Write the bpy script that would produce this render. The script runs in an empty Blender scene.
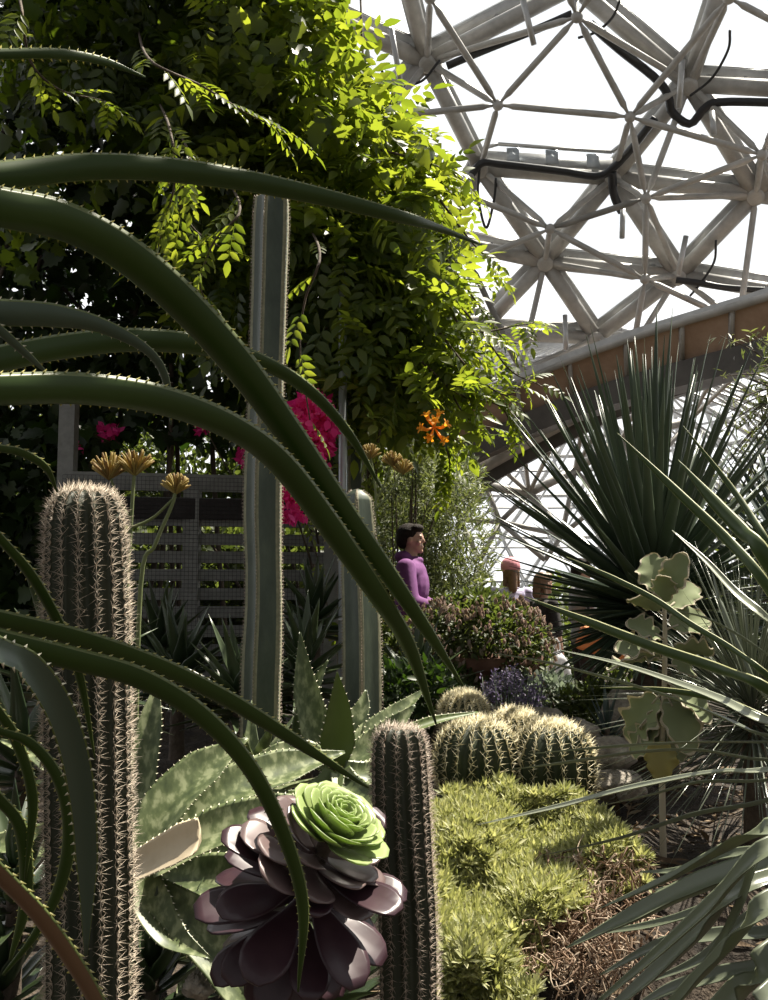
import bpy, math, random
import numpy as np
from mathutils import Vector

SC = bpy.context.scene
COL = SC.collection
rng = np.random.default_rng(7)
random.seed(7)
TAU = math.tau

# ------------------------------------------------------------------ camera, light, exposure
F = 1000.0
TH = math.atan(0.1)
CAM = np.array([0.0, 0.0, 1.5])
cd = bpy.data.cameras.new('camera')
cd.sensor_fit = 'VERTICAL'; cd.sensor_height = 36; cd.lens = 36.0
cd.clip_start = 0.02; cd.clip_end = 500
cam = bpy.data.objects.new('camera', cd); COL.objects.link(cam)
cam.location = CAM; cam.rotation_euler = (math.pi / 2 + TH, 0, 0)
SC.camera = cam

SUN_DIR = np.array([0.52, 0.36, 1.10]); SUN_DIR /= np.linalg.norm(SUN_DIR)
sd = bpy.data.lights.new('sun', 'SUN'); sd.energy = 11.5; sd.angle = 0.009; sd.color = (1.0, 0.93, 0.80)
sun = bpy.data.objects.new('sun', sd); COL.objects.link(sun)
sun.rotation_euler = Vector(SUN_DIR).to_track_quat('Z', 'Y').to_euler()

world = bpy.data.worlds.new('World'); SC.world = world; world.use_nodes = True
wn = world.node_tree.nodes; wl = world.node_tree.links
bg = wn['Background']
tc = wn.new('ShaderNodeTexCoord'); sep = wn.new('ShaderNodeSeparateXYZ'); wl.new(tc.outputs['Generated'], sep.inputs[0])
mr = wn.new('ShaderNodeMapRange'); mr.inputs['From Min'].default_value = -0.25; mr.inputs['From Max'].default_value = 0.55
mr.inputs['To Min'].default_value = 0.34; mr.inputs['To Max'].default_value = 1.25
wl.new(sep.outputs['Y'], mr.inputs['Value'])          # hazy sky, brightest ahead where the sun stands
wl.new(mr.outputs[0], bg.inputs['Strength'])
bg.inputs['Color'].default_value = (0.97, 0.985, 1.0, 1)

vs = SC.view_settings
vs.view_transform = 'Standard'; vs.look = 'None'; vs.exposure = 0.14; vs.gamma = 1.0; vs.use_curve_mapping = False

# ------------------------------------------------------------------ geometry helpers
CT, ST = math.cos(TH), math.sin(TH)
def ray(px, py):
    a = (px - 384) / F; b = (500 - py) / F
    return np.array([a, CT - b * ST, ST + b * CT])
def P(px, py, d):
    r = ray(px, py)
    return CAM + r * (d / r[1])
def norm(v):
    v = np.asarray(v, float); n = np.linalg.norm(v, axis=-1, keepdims=True)
    return v / np.maximum(n, 1e-9)
def frames(T, N):
    """(n,3) length directions and normal hints -> (n,3,3) with columns side, length, normal"""
    T = norm(T); S = norm(np.cross(T, N)); N2 = np.cross(S, T)
    return np.stack([S, T, N2], axis=-1)

class MB:
    def __init__(self): self.v = []; self.f = []; self.m = []; self.n = 0
    def add(self, v, f, m=0):
        v = np.asarray(v, float).reshape(-1, 3)
        self.v.append(v); o = self.n
        self.f.extend([tuple(i + o for i in q) for q in f]); self.m.extend([m] * len(f)); self.n += len(v)
    def scatter(self, tv, tf, M, pos, m=0, scale=None):
        """copy template (tv, tf) by matrices M (n,3,3) and positions (n,3) into this mesh"""
        tv = np.asarray(tv, float); n = len(pos); k = len(tv)
        if n == 0: return
        if scale is not None:
            scale = np.asarray(scale, float)
            if scale.ndim == 1: scale = scale[:, None]
            base = tv[None] * scale[:, None, :]
        else: base = np.broadcast_to(tv[None], (n, k, 3))
        V = np.einsum('nij,nkj->nki', M, base) + np.asarray(pos)[:, None, :]
        self.v.append(V.reshape(-1, 3))
        groups = {}
        for q in tf: groups.setdefault(len(q), []).append(q)
        for L, qs in groups.items():
            q = np.array(qs)
            A = (q[None] + (self.n + np.arange(n) * k)[:, None, None]).reshape(-1, L)
            self.f.extend(map(tuple, A.tolist())); self.m.extend([m] * len(A))
        self.n += n * k
    def build(self, name, mats, parent=None, smooth=True, loc=None):
        me = bpy.data.meshes.new(name)
        V = np.concatenate(self.v) if self.v else np.zeros((0, 3))
        o = bpy.data.objects.new(name, me); COL.objects.link(o)
        off = np.zeros(3)
        if parent is not None:
            off = np.array(parent.location)
            o.parent = parent
        elif loc is not None:
            off = np.asarray(loc, float); o.location = off
        me.from_pydata((V - off).tolist(), [], self.f)
        for mm in (mats if isinstance(mats, (list, tuple)) else [mats]): me.materials.append(mm)
        me.polygons.foreach_set('material_index', np.array(self.m, dtype=np.int32))
        me.polygons.foreach_set('use_smooth', np.full(len(self.f), smooth))
        me.update()
        return o

def thing(name, label, cat, loc, group=None, kind=None):
    o = bpy.data.objects.new(name, None); COL.objects.link(o); o.location = loc; o.empty_display_size = 0.05
    return tag(o, label, cat, group, kind)
def tag(o, label=None, cat=None, group=None, kind=None):
    if label: o['label'] = label
    if cat: o['category'] = cat
    if group: o['group'] = group
    if kind: o['kind'] = kind
    return o

def catmull(pts, n):
    p = np.asarray(pts, float)
    if len(p) == 2:
        t = np.linspace(0, 1, n)[:, None]; return p[0] * (1 - t) + p[1] * t
    p = np.vstack([2 * p[0] - p[1], p, 2 * p[-1] - p[-2]])
    seg = len(p) - 3; u = np.linspace(0, seg, n); i = np.minimum(u.astype(int), seg - 1); t = (u - i)[:, None]
    a, b, c, d = p[i], p[i + 1], p[i + 2], p[i + 3]
    return 0.5 * (2 * b + (c - a) * t + (2 * a - 5 * b + 4 * c - d) * t ** 2 + (3 * b - a - 3 * c + d) * t ** 3)

def tube(mb, pts, r, k=8, m=0, cap=True, smooth_n=None):
    p = np.asarray(pts, float)
    if smooth_n:
        p = catmull(p, smooth_n)
    n = len(p)
    r = np.interp(np.linspace(0, 1, n), np.linspace(0, 1, len(np.atleast_1d(r))), np.atleast_1d(r)) if np.ndim(r) else np.full(n, r)
    T = norm(np.gradient(p, axis=0))
    ref = np.array([0.0, 0.0, 1.0]) if abs(T[:, 2]).mean() < 0.8 else np.array([1.0, 0.0, 0.0])
    S = norm(np.cross(T, ref)); U = np.cross(S, T)
    a = np.arange(k) * TAU / k
    V = p[:, None] + r[:, None, None] * (np.cos(a)[None, :, None] * S[:, None] + np.sin(a)[None, :, None] * U[:, None])
    f = []
    for i in range(n - 1):
        for j in range(k):
            j2 = (j + 1) % k
            f.append((i * k + j, i * k + j2, (i + 1) * k + j2, (i + 1) * k + j))
    if cap:
        f.append(tuple(range(k))[::-1]); f.append(tuple((n - 1) * k + j for j in range(k)))
    mb.add(V.reshape(-1, 3), f, m)

def box(mb, c, s, R=None, m=0):
    v = np.array([[x, y, z] for x in (-.5, .5) for y in (-.5, .5) for z in (-.5, .5)]) * np.asarray(s, float)
    if R is not None: v = v @ np.asarray(R).T
    mb.add(v + np.asarray(c, float), [(0, 1, 3, 2), (4, 6, 7, 5), (0, 4, 5, 1), (2, 3, 7, 6), (0, 2, 6, 4), (1, 5, 7, 3)], m)

def beam(mb, a, b, w, h, up, m=0, ext=0.0):
    """rectangular bar a-b, w across, h along `up`"""
    a = np.asarray(a, float); b = np.asarray(b, float); T = norm(b - a)
    S = norm(np.cross(T, up)); U = np.cross(S, T); a = a - T * ext; b = b + T * ext
    v = []
    for q in (a, b):
        for s, u in ((-1, -1), (1, -1), (1, 1), (-1, 1)): v.append(q + S * s * w / 2 + U * u * h / 2)
    mb.add(v, [(0, 1, 2, 3)[::-1], (4, 5, 6, 7), (0, 1, 5, 4), (1, 2, 6, 5), (2, 3, 7, 6), (3, 0, 4, 7)], m)

def cone_t(k=3, r=1.0):
    a = np.arange(k) * TAU / k
    v = [(r * math.cos(x), 0, r * math.sin(x)) for x in a] + [(0, 1, 0)]
    return np.array(v), [(i, (i + 1) % k, k) for i in range(k)]
CONE_V, CONE_F = cone_t()

def spikes(mb, pos, d, length, rad, m=0):
    """thin cones at pos along d"""
    n = len(pos); d = norm(d)
    hint = np.where(np.abs(d[:, 2:3]) < 0.9, np.array([[0, 0, 1.0]]), np.array([[1.0, 0, 0]]))
    M = frames(d, hint)
    L = np.broadcast_to(length, (n,)); r = np.broadcast_to(rad, (n,))
    mb.scatter(CONE_V, CONE_F, M, pos, m, scale=np.stack([r, L, r], 1))

def ellips(mb, c, r, nu=16, nv=10, R=None, m=0, noise=None):
    v = []; f = []
    for i in range(nv + 1):
        ph = math.pi * i / nv
        for j in range(nu):
            a = TAU * j / nu
            v.append((math.sin(ph) * math.cos(a), math.sin(ph) * math.sin(a), math.cos(ph)))
    for i in range(nv):
        for j in range(nu):
            j2 = (j + 1) % nu; f.append((i * nu + j, (i + 1) * nu + j, (i + 1) * nu + j2, i * nu + j2))
    v = np.array(v)
    if noise is not None: v = v * noise(v)[:, None]
    v = v * np.asarray(r, float)
    if R is not None: v = v @ np.asarray(R).T
    mb.add(v + np.asarray(c, float), f, m)

def rotz(a): c, s = math.cos(a), math.sin(a); return np.array([[c, -s, 0], [s, c, 0], [0, 0, 1.0]])
def rotx(a): c, s = math.cos(a), math.sin(a); return np.array([[1, 0, 0], [0, c, -s], [0, s, c.real if isinstance(c, complex) else c]])
def roty(a): c, s = math.cos(a), math.sin(a); return np.array([[c, 0, s], [0, 1, 0], [-s, 0, c]])

def leaf_t(rows, fold=0.25, bend=0.0):
    """rows: (t, halfwidth). Leaf template of length 1 along +y, normal +z."""
    v = []; f = []
    for t, w in rows:
        z = -bend * t * t
        v += [(-w, t, z + fold * w), (0, t, z), (w, t, z + fold * w)]
    for i in range(len(rows) - 1):
        a = 3 * i; f += [(a, a + 1, a + 4, a + 3), (a + 1, a + 2, a + 5, a + 4)]
    return np.array(v), f
LEAF = leaf_t([(0, .01), (.2, .17), (.5, .22), (.8, .11), (1, .0)], .3, .15)
NARROW = leaf_t([(0, .01), (.35, .085), (.7, .07), (1, 0)], .3, .1)
NEEDLE = leaf_t([(0, .06), (.5, .11), (1, 0)], .3, -.1)
def lobed_t():
    o = [(0, 0), (.26, -.04), (.40, .18), (.30, .28), (.46, .42), (.30, .50), (.28, .68), (.12, .72), (0, 1)]
    v = [(0, y, 0) for y in (0, .15, .3, .45, .6, .75, 1.0)]
    nm = len(v)
    R = [(x, y, .2 * x - .15 * y * y) for x, y in o[1:-1]]; L = [(-x, y, z) for x, y, z in R]
    v = [(x, y, -.15 * y * y) for x, y, _ in v] + R + L
    f = []
    mid = [0, 0, 1, 2, 3, 4, 5, 6]
    for s, base in ((0, nm), (1, nm + 7)):
        idx = [0] + [base + i for i in range(7)] + [6]
        for i in range(len(idx) - 1):
            a, b = idx[i], idx[i + 1]
            ma, mb_ = min(6, max(0, i - 1)), min(6, i)
            ma = mid[i] if i < 8 else 6; mb_ = mid[i + 1] if i + 1 < 8 else 6
            q = []
            for z in (a, b, mb_, ma):
                if z not in q: q.append(z)
            if len(q) >= 3: f.append(tuple(q if s == 0 else q[::-1]))
    return np.array(v), f
LOBED = lobed_t()
def compound_t(n=4, lt=LEAF, ls=.34):
    V = []; Fc = []
    def put(M, p, s):
        o = len(V); tv, tf = lt
        for q in tv @ M.T * s + p: V.append(q)
        Fc.extend([tuple(i + o for i in f) for f in tf])
    for i in range(n):
        y = .12 + .72 * i / n; z = -.25 * y * y
        for s in (-1, 1):
            T = norm(np.array([s * .85, .5, -.15])); M = frames(T[None], np.array([[0, 0, 1.0]]))[0]
            put(M, np.array([0, y + .03 * s, z]), ls * (1 - .12 * abs(i - 1.2)))
    M = frames(np.array([[0, 1, -.3]]), np.array([[0, 0, 1.0]]))[0]
    put(M, np.array([0, .8, -.16]), ls * 1.05)
    o = len(V)
    V += [(-.006, 0, 0), (.006, 0, 0), (.004, .45, -.05), (-.004, .45, -.05), (0, .82, -.165)]
    Fc += [(o, o + 1, o + 2, o + 3), (o + 3, o + 2, o + 4)]
    return np.array(V), Fc
COMPOUND = compound_t()

def rand_dirs(n):
    return norm(rng.normal(size=(n, 3)))

def blade(mb, pts, w, N=(0, -.8, .6), n=26, thick=.16, chan=.22, m=0, teeth=None, tm=1, twist=0.0, em=None):
    """arched strap leaf with real thickness; w: widths (m) along it; teeth=(spacing,size)"""
    p = catmull(pts, n); t = np.linspace(0, 1, n)
    W = np.interp(t, np.linspace(0, 1, len(w)), w)
    T = norm(np.gradient(p, axis=0)); Nh = np.broadcast_to(np.asarray(N, float), p.shape)
    S = norm(np.cross(T, Nh)); U = np.cross(S, T)
    if twist:
        a = (twist * t)[:, None]; S, U = S * np.cos(a) + U * np.sin(a), U * np.cos(a) - S * np.sin(a)
    off = [(-.5, .0), (-.43, -chan * .16), (-.26, -chan * .62), (0, -chan), (.26, -chan * .62), (.43, -chan * .16), (.5, 0), (.44, -chan * .2 - thick * .3), (.28, -chan * .62 - thick * .8), (0, -chan - thick), (-.28, -chan * .62 - thick * .8), (-.44, -chan * .2 - thick * .3)]
    k = len(off)
    V = np.stack([p + W[:, None] * (a * S + (b + chan * .5) * U) for a, b in off], 1)
    f = []
    for i in range(n - 1):
        for j in range(k):
            j2 = (j + 1) % k; f.append((i * k + j, (i + 1) * k + j, (i + 1) * k + j2, i * k + j2))
    f.append(tuple(range(k))); f.append(tuple((n - 1) * k + j for j in range(k))[::-1])
    nf = len(f); mb.add(V.reshape(-1, 3), f, m)
    if em is not None:
        for q in range((n - 1) * k):
            if q % k in (0, 5, 6, 11): mb.m[-nf + q] = em
    if teeth:
        sp, sz = teeth
        L = np.concatenate([[0], np.cumsum(np.linalg.norm(np.diff(p, axis=0), axis=1))])
        s = np.arange(sp, L[-1] * .97, sp)
        for side, idx in ((-1, 0), (1, 6)):
            q = np.stack([np.interp(s, L, V[:, idx, c]) for c in range(3)], 1)
            SS = np.stack([np.interp(s, L, S[:, c]) for c in range(3)], 1); TT = np.stack([np.interp(s, L, T[:, c]) for c in range(3)], 1)
            ww = np.interp(s, L, W); z = sz * np.clip(ww / max(W.max(), 1e-6) + .35, .4, 1.1)
            d = norm(SS * side + TT * .55)
            spikes(mb, q - SS * side * z[:, None] * .3, d, z * 1.3, z * .42, tm)
    return p

# ------------------------------------------------------------------ materials
def new_mat(name):
    m = bpy.data.materials.new(name); m.use_nodes = True
    nt = m.node_tree; return m, nt.nodes, nt.links, nt.nodes['Principled BSDF'], nt.nodes['Material Output']
def ramp(nodes, cols):
    r = nodes.new('ShaderNodeValToRGB'); e = r.color_ramp.elements
    while len(e) < len(cols): e.new(0.5)
    for i, c in enumerate(cols): e[i].position = i / (len(cols) - 1); e[i].color = (*c, 1)
    return r
def leafmat(name, cols, trans=.35, tcol=None, rough=.45, spec=.5, noise=None, tex='Object', stripes=None):
    """leaf with per-leaf colour spread, sheen and light passing through"""
    m, N, L, b, out = new_mat(name)
    g = N.new('ShaderNodeNewGeometry'); r = ramp(N, cols)
    if noise:
        n = N.new('ShaderNodeTexNoise'); n.inputs['Scale'].default_value = noise[0]; n.inputs['Detail'].default_value = 3
        tcn = N.new('ShaderNodeTexCoord'); mp = N.new('ShaderNodeMapping'); L.new(tcn.outputs[tex], mp.inputs[0]); L.new(mp.outputs[0], n.inputs['Vector'])
        if stripes: mp.inputs['Scale'].default_value = stripes
        a = N.new('ShaderNodeMath'); a.operation = 'MULTIPLY_ADD'; L.new(n.outputs[0], a.inputs[0]); a.inputs[1].default_value = noise[1]
        s = N.new('ShaderNodeMath'); s.operation = 'MULTIPLY_ADD'; L.new(g.outputs['Random Per Island'], s.inputs[0]); s.inputs[1].default_value = max(0.0, 1 - noise[1] * .6); s.inputs[2].default_value = -noise[1] * .25
        L.new(s.outputs[0], a.inputs[2]); L.new(a.outputs[0], r.inputs[0])
    else: L.new(g.outputs['Random Per Island'], r.inputs[0])
    L.new(r.outputs[0], b.inputs['Base Color']); b.inputs['Roughness'].default_value = rough; b.inputs['Specular IOR Level'].default_value = spec
    if trans > 0:
        t = N.new('ShaderNodeBsdfTranslucent'); hs = N.new('ShaderNodeMix'); hs.data_type = 'RGBA'; hs.blend_type = 'MULTIPLY'; hs.inputs[0].default_value = 1
        L.new(r.outputs[0], hs.inputs[6]); hs.inputs[7].default_value = (*(tcol or (2.2, 2.4, .9)), 1); L.new(hs.outputs[2], t.inputs[0])
        mx = N.new('ShaderNodeMixShader'); mx.inputs[0].default_value = trans; L.new(b.outputs[0], mx.inputs[1]); L.new(t.outputs[0], mx.inputs[2]); L.new(mx.outputs[0], out.inputs[0])
    return m
def plain(name, cols, scale=8, rough=.7, bump=0.0, metal=0.0, detail=6, stretch=None, spec=.5, bscale=None):
    m, N, L, b, out = new_mat(name)
    tcn = N.new('ShaderNodeTexCoord'); mp = N.new('ShaderNodeMapping'); L.new(tcn.outputs['Object'], mp.inputs[0])
    if stretch: mp.inputs['Scale'].default_value = stretch
    n = N.new('ShaderNodeTexNoise'); n.inputs['Scale'].default_value = scale; n.inputs['Detail'].default_value = detail; n.inputs['Roughness'].default_value = .65
    L.new(mp.outputs[0], n.inputs['Vector']); r = ramp(N, cols)
    st = N.new('ShaderNodeMapRange'); st.inputs['From Min'].default_value = .3; st.inputs['From Max'].default_value = .7; L.new(n.outputs[0], st.inputs[0]); L.new(st.outputs[0], r.inputs[0])
    L.new(r.outputs[0], b.inputs['Base Color']); b.inputs['Roughness'].default_value = rough; b.inputs['Metallic'].default_value = metal; b.inputs['Specular IOR Level'].default_value = spec
    if bump:
        n2 = N.new('ShaderNodeTexNoise'); n2.inputs['Scale'].default_value = bscale or scale * 3; n2.inputs['Detail'].default_value = 8; L.new(mp.outputs[0], n2.inputs['Vector'])
        bp = N.new('ShaderNodeBump'); bp.inputs['Strength'].default_value = bump; bp.inputs['Distance'].default_value = .02; L.new(n2.outputs[0], bp.inputs['Height']); L.new(bp.outputs[0], b.inputs['Normal'])
    return m

M = {}
M['soil'] = plain('soil', [(.012, .009, .006), (.035, .025, .017), (.10, .075, .052)], 9, .95, .9, bscale=60)
M['rock'] = plain('rock', [(.10, .085, .065), (.26, .23, .19), (.42, .38, .32)], 14, .9, .9)
M['steel'] = plain('steel', [(.33, .32, .30), (.45, .435, .41), (.57, .55, .52)], 1.2, .5, .1, .25, stretch=(1, 1, 1))
M['alu'] = plain('aluminium', [(.42, .42, .42), (.6, .6, .59)], 2, .4, 0, .5)
M['zinc'] = plain('zinc', [(.42, .46, .5), (.55, .58, .6)], 3, .4, 0, .4)
M['black_pipe'] = plain('black_pipe', [(.012, .012, .014), (.03, .03, .033)], 3, .4)
M['ply'] = plain('plywood', [(.34, .22, .15), (.46, .31, .22), (.55, .40, .30)], .8, .6, 0)
M['steel_dark'] = plain('steel_dark', [(.07, .062, .055), (.12, .108, .095)], 1.2, .5, 0, .3)
M['aloe_long'] = leafmat('toothed_leaf', [(.016, .034, .004), (.030, .058, .008), (.056, .092, .016)], .12, (1.8, 2.2, .5), .42, .28, (6, .7))
M['tooth'] = leafmat('tooth', [(.36, .36, .14), (.5, .48, .24)], .5, (1.6, 1.5, .9))
M['tooth_pale'] = plain('tooth_pale', [(.55, .52, .36), (.7, .66, .5)], 30, .5)
M['aloe_margin'] = leafmat('leaf_margin', [(.10, .13, .04), (.15, .18, .06)], .3, (1.8, 1.9, .7), .4, .5)
M['aloe_red'] = leafmat('reddened_leaf', [(.10, .05, .025), (.16, .09, .04)], .08, (1.6, 1.2, .7), .4, .5, (8, .7))
M['strap'] = leafmat('strap_leaf', [(.02, .035, .015), (.035, .055, .022), (.06, .085, .035)], .1, (1.8, 2.0, .9), .35, .6)
M['aloe_grey'] = leafmat('grey_leaf', [(.05, .075, .05), (.08, .11, .075)], .08, (1.6, 1.8, 1.0), .45, .4, (6, .6))
M['cactus'] = plain('cactus_skin', [(.016, .022, .010), (.034, .040, .020)], 14, .6)
M['cactus_blue'] = plain('cactus_blue', [(.022, .034, .022), (.045, .062, .042), (.075, .095, .065)], 9, .5, .1, stretch=(1, 1, .4))
M['rib_edge'] = plain('rib_edge', [(.16, .16, .10), (.28, .27, .18)], 60, .8)
M['spine'] = plain('spine', [(.34, .27, .20), (.54, .46, .36)], 40, .5)
M['spine_dark'] = plain('spine_dark', [(.26, .19, .14), (.50, .42, .34)], 40, .5)
M['spine_gold'] = leafmat('spine_gold', [(.50, .42, .22), (.72, .65, .42), (.88, .83, .64)], .25, (1.1, 1.1, 1.0), .5, .4)
M['barrel'] = plain('barrel_skin', [(.014, .024, .007), (.032, .045, .015)], 16, .6)
M['yucca'] = leafmat('yucca_leaf', [(.030, .048, .028), (.048, .072, .042), (.075, .10, .06)], .10, (1.6, 2.2, .9), .38, .5)
M['yucca_blue'] = leafmat('yucca_blue', [(.035, .058, .052), (.06, .09, .08)], .10, (1.6, 2.0, 1.2), .4, .5)
M['dry'] = leafmat('dry_leaf', [(.20, .13, .07), (.36, .26, .15), (.48, .38, .25)], .25, (1.4, 1.3, 1.0), .7, .2)
M['litter'] = leafmat('litter', [(.05, .033, .02), (.11, .075, .045), (.26, .19, .12)], .1, (1.3, 1.2, 1.0), .8, .2)
M['bark'] = plain('bark', [(.05, .036, .025), (.12, .09, .065)], 10, .9, .8)
M['stem_green'] = plain('stem_green', [(.09, .12, .04), (.16, .18, .07)], 10, .6)
M['flax'] = leafmat('flax_leaf', [(.075, .09, .06), (.12, .14, .09), (.20, .215, .13)], .15, (1.5, 1.7, .9), .42, .5, (3, .4))
M['flax_yellow'] = leafmat('flax_margin', [(.24, .25, .12), (.36, .36, .18)], .2, (1.4, 1.4, .8), .45, .4)
M['blade_green'] = leafmat('blade_green', [(.028, .050, .012), (.048, .078, .02)], .12, (1.8, 2.2, .7), .42, .35)
M['blade_lit'] = leafmat('blade_lit_tone', [(.20, .22, .16), (.30, .32, .24)], .12, (1.4, 1.5, 1.0), .30, .6)  # paler copy of the grey blade, sunlight put into the leaf colour
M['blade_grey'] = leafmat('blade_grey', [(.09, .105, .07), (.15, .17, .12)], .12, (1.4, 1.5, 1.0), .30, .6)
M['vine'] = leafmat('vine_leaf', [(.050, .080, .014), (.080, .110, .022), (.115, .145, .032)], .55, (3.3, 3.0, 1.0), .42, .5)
M['vine_shade_tone'] = leafmat('vine_leaf_shade_toned', [(.025, .045, .010), (.045, .07, .014), (.07, .10, .02)], .45, (3.2, 3.0, .8), .40, .5)  # vine leaf colour darkened to stand for shade on the left
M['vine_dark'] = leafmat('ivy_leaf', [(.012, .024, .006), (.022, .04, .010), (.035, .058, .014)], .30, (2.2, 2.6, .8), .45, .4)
M['olive'] = leafmat('olive_leaf', [(.06, .075, .035), (.12, .14, .07), (.22, .23, .14)], .35, (1.7, 1.8, .8), .5, .4)
M['shrub'] = leafmat('shrub_leaf', [(.035, .048, .016), (.06, .078, .026), (.10, .12, .045)], .4, (2.0, 2.1, .9), .5, .4)
M['aloe_spot'] = leafmat('spotted_leaf', [(.045, .065, .022), (.07, .095, .035), (.11, .14, .055), (.27, .30, .16)], .15, (1.8, 2.0, .9), .42, .5, (48, 2.6), stripes=(1, 1, .5))
M['aloe_green'] = leafmat('green_leaf', [(.08, .115, .03), (.13, .17, .05)], .2, (1.9, 1.9, .8), .4, .5, (20, .5))
M['pale_leaf'] = leafmat('bleached_leaf', [(.42, .34, .22), (.56, .47, .33), (.64, .56, .42)], .15, (1.2, 1.15, 1.0), .7, .3, (30, .8))
M['aeo_dark'] = leafmat('purple_leaf', [(.020, .009, .014), (.040, .018, .024), (.080, .040, .045)], .10, (2.2, 1.3, 1.3), .34, .45, (30, .5))
M['aeo_mid'] = leafmat('mauve_leaf', [(.10, .065, .065), (.20, .14, .13)], .2, (1.6, 1.1, 1.1), .32, .6, (30, .4))
M['aeo_green'] = leafmat('rosette_leaf', [(.20, .27, .08), (.32, .40, .15), (.46, .52, .26)], .3, (1.5, 1.7, .8), .35, .5)
M['moss'] = leafmat('stonecrop_leaf', [(.21, .23, .10), (.36, .37, .18), (.56, .55, .33)], .32, (1.4, 1.4, .85), .5, .3)
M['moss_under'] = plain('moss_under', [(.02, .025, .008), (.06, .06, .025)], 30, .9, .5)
M['twig'] = leafmat('twig', [(.12, .075, .05), (.28, .19, .13), (.46, .37, .28)], .1, (1.2, 1.1, 1.0), .8, .2)
M['felt'] = leafmat('felt_leaf', [(.10, .13, .06), (.19, .22, .12), (.36, .37, .26)], .12, (1.4, 1.4, 1.0), .8, .1, (9, .6))
M['felt_edge'] = leafmat('felt_edge', [(.38, .34, .25), (.55, .5, .4)], .3, (1.2, 1.2, 1.0), .9, .1)
M['terracotta'] = plain('terracotta', [(.13, .065, .045), (.22, .115, .08), (.30, .17, .12)], 6, .85, .2)
M['hop'] = leafmat('hop_flower', [(.22, .20, .12), (.34, .27, .22), (.42, .33, .31)], .4, (1.4, 1.2, 1.1), .7, .2)
M['lav'] = leafmat('lavender_flower', [(.13, .115, .165), (.22, .19, .27), (.34, .30, .38)], .3, (1.2, 1.1, 1.4), .7, .2)
M['lav_leaf'] = leafmat('lavender_leaf', [(.12, .15, .12), (.22, .25, .2)], .3, (1.3, 1.4, 1.1), .7, .2)
M['magenta'] = leafmat('bract', [(.55, .02, .16), (.75, .04, .26), (.85, .12, .38)], .5, (1.2, .7, 1.0), .6, .2)
M['orange'] = leafmat('trumpet', [(.80, .34, .03), (.92, .50, .08)], .45, (1.3, 1.1, .5), .5, .3)
M['yellow_fl'] = leafmat('yellow_flower', [(.24, .15, .06), (.36, .28, .09), (.46, .38, .18)], .35, (1.3, 1.2, .7), .6, .3)
M['yellow_leaf'] = leafmat('yellow_leaf', [(.26, .25, .10), (.38, .34, .14)], .3, (1.4, 1.3, .8), .6, .2)
M['fence'] = plain('fence_paint', [(.16, .16, .15), (.24, .24, .225)], 20, .7, .1)
M['net'] = plain('netting', [(.012, .012, .012), (.02, .02, .02)], 20, .8)
M['skin'] = plain('skin', [(.42, .24, .17), (.48, .29, .21)], 20, .5)
M['hair'] = plain('hair', [(.010, .007, .005), (.022, .014, .010)], 60, .75, .6, stretch=(1, 1, .2), spec=.2)
M['hair_brown'] = plain('hair_brown', [(.14, .075, .035), (.22, .13, .07)], 60, .5)
M['purple'] = plain('purple_fleece', [(.13, .035, .14), (.19, .055, .20)], 20, .85)
M['pink'] = plain('pink_cap', [(.62, .24, .28), (.72, .32, .36)], 20, .8)
M['lilac'] = plain('lilac_top', [(.42, .36, .55), (.62, .58, .74)], 22, .8)
M['navy'] = plain('navy', [(.01, .012, .022), (.02, .024, .04)], 20, .9)
M['peach'] = plain('peach_top', [(.55, .26, .18), (.62, .32, .22)], 20, .85)
M['grey_shirt'] = plain('grey_shirt', [(.22, .22, .23), (.3, .3, .3)], 20, .9)
M['dark_cloth'] = plain('dark_cloth', [(.02, .016, .016), (.04, .034, .034)], 20, .9)
M['bag_white'] = leafmat('plastic_bag', [(.72, .72, .74), (.8, .8, .8)], .3, (1, 1, 1), .35, .5)
M['bag_orange'] = plain('orange_canvas', [(.55, .17, .05), (.66, .24, .08)], 12, .8)
M['shoe'] = plain('shoe', [(.03, .03, .03), (.06, .05, .05)], 12, .7)

def foil():
    m, N, L, b, out = new_mat('foil')
    t = N.new('ShaderNodeBsdfTransparent'); t.inputs[0].default_value = (.93, .96, .98, 1)
    b.inputs['Base Color'].default_value = (.8, .86, .9, 1); b.inputs['Roughness'].default_value = .15
    mx = N.new('ShaderNodeMixShader'); mx.inputs[0].default_value = .16
    L.new(t.outputs[0], mx.inputs[1]); L.new(b.outputs[0], mx.inputs[2]); L.new(mx.outputs[0], out.inputs[0]); return m
M['foil'] = foil()

# ------------------------------------------------------------------ ground
def gz(x, y):
    x = np.asarray(x, float); y = np.asarray(y, float)
    z = np.interp(y, [-50, .7, 1.5, 2.4, 3.4, 5.6, 6.4, 7.0, 60], [0, 0, .34, .50, .72, .80, .70, .42, .42])
    w = np.clip((x - .22) / .2, 0, 1); w = w * w * (3 - 2 * w)
    z = z + w * (.07 * np.exp(-((y - 2.85) / .35) ** 2) - .42 * np.clip((2.66 - y) / .12, 0, 1) * np.clip((y - .6) / 1.2, 0, 1))
    z = z + .12 * np.clip((-x - .3) / 1.2, 0, 1) * np.clip((y - 1) / 1.0, 0, 1) * np.clip((6.6 - y), 0, 1)
    fade = np.clip((6.6 - y) / .8, 0, 1) * np.clip(y - 1, 0, 1)
    return z + fade * (.020 * np.sin(7 * x + 1.3) * np.cos(6 * y) + .012 * np.sin(17 * x - 11 * y))
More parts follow.
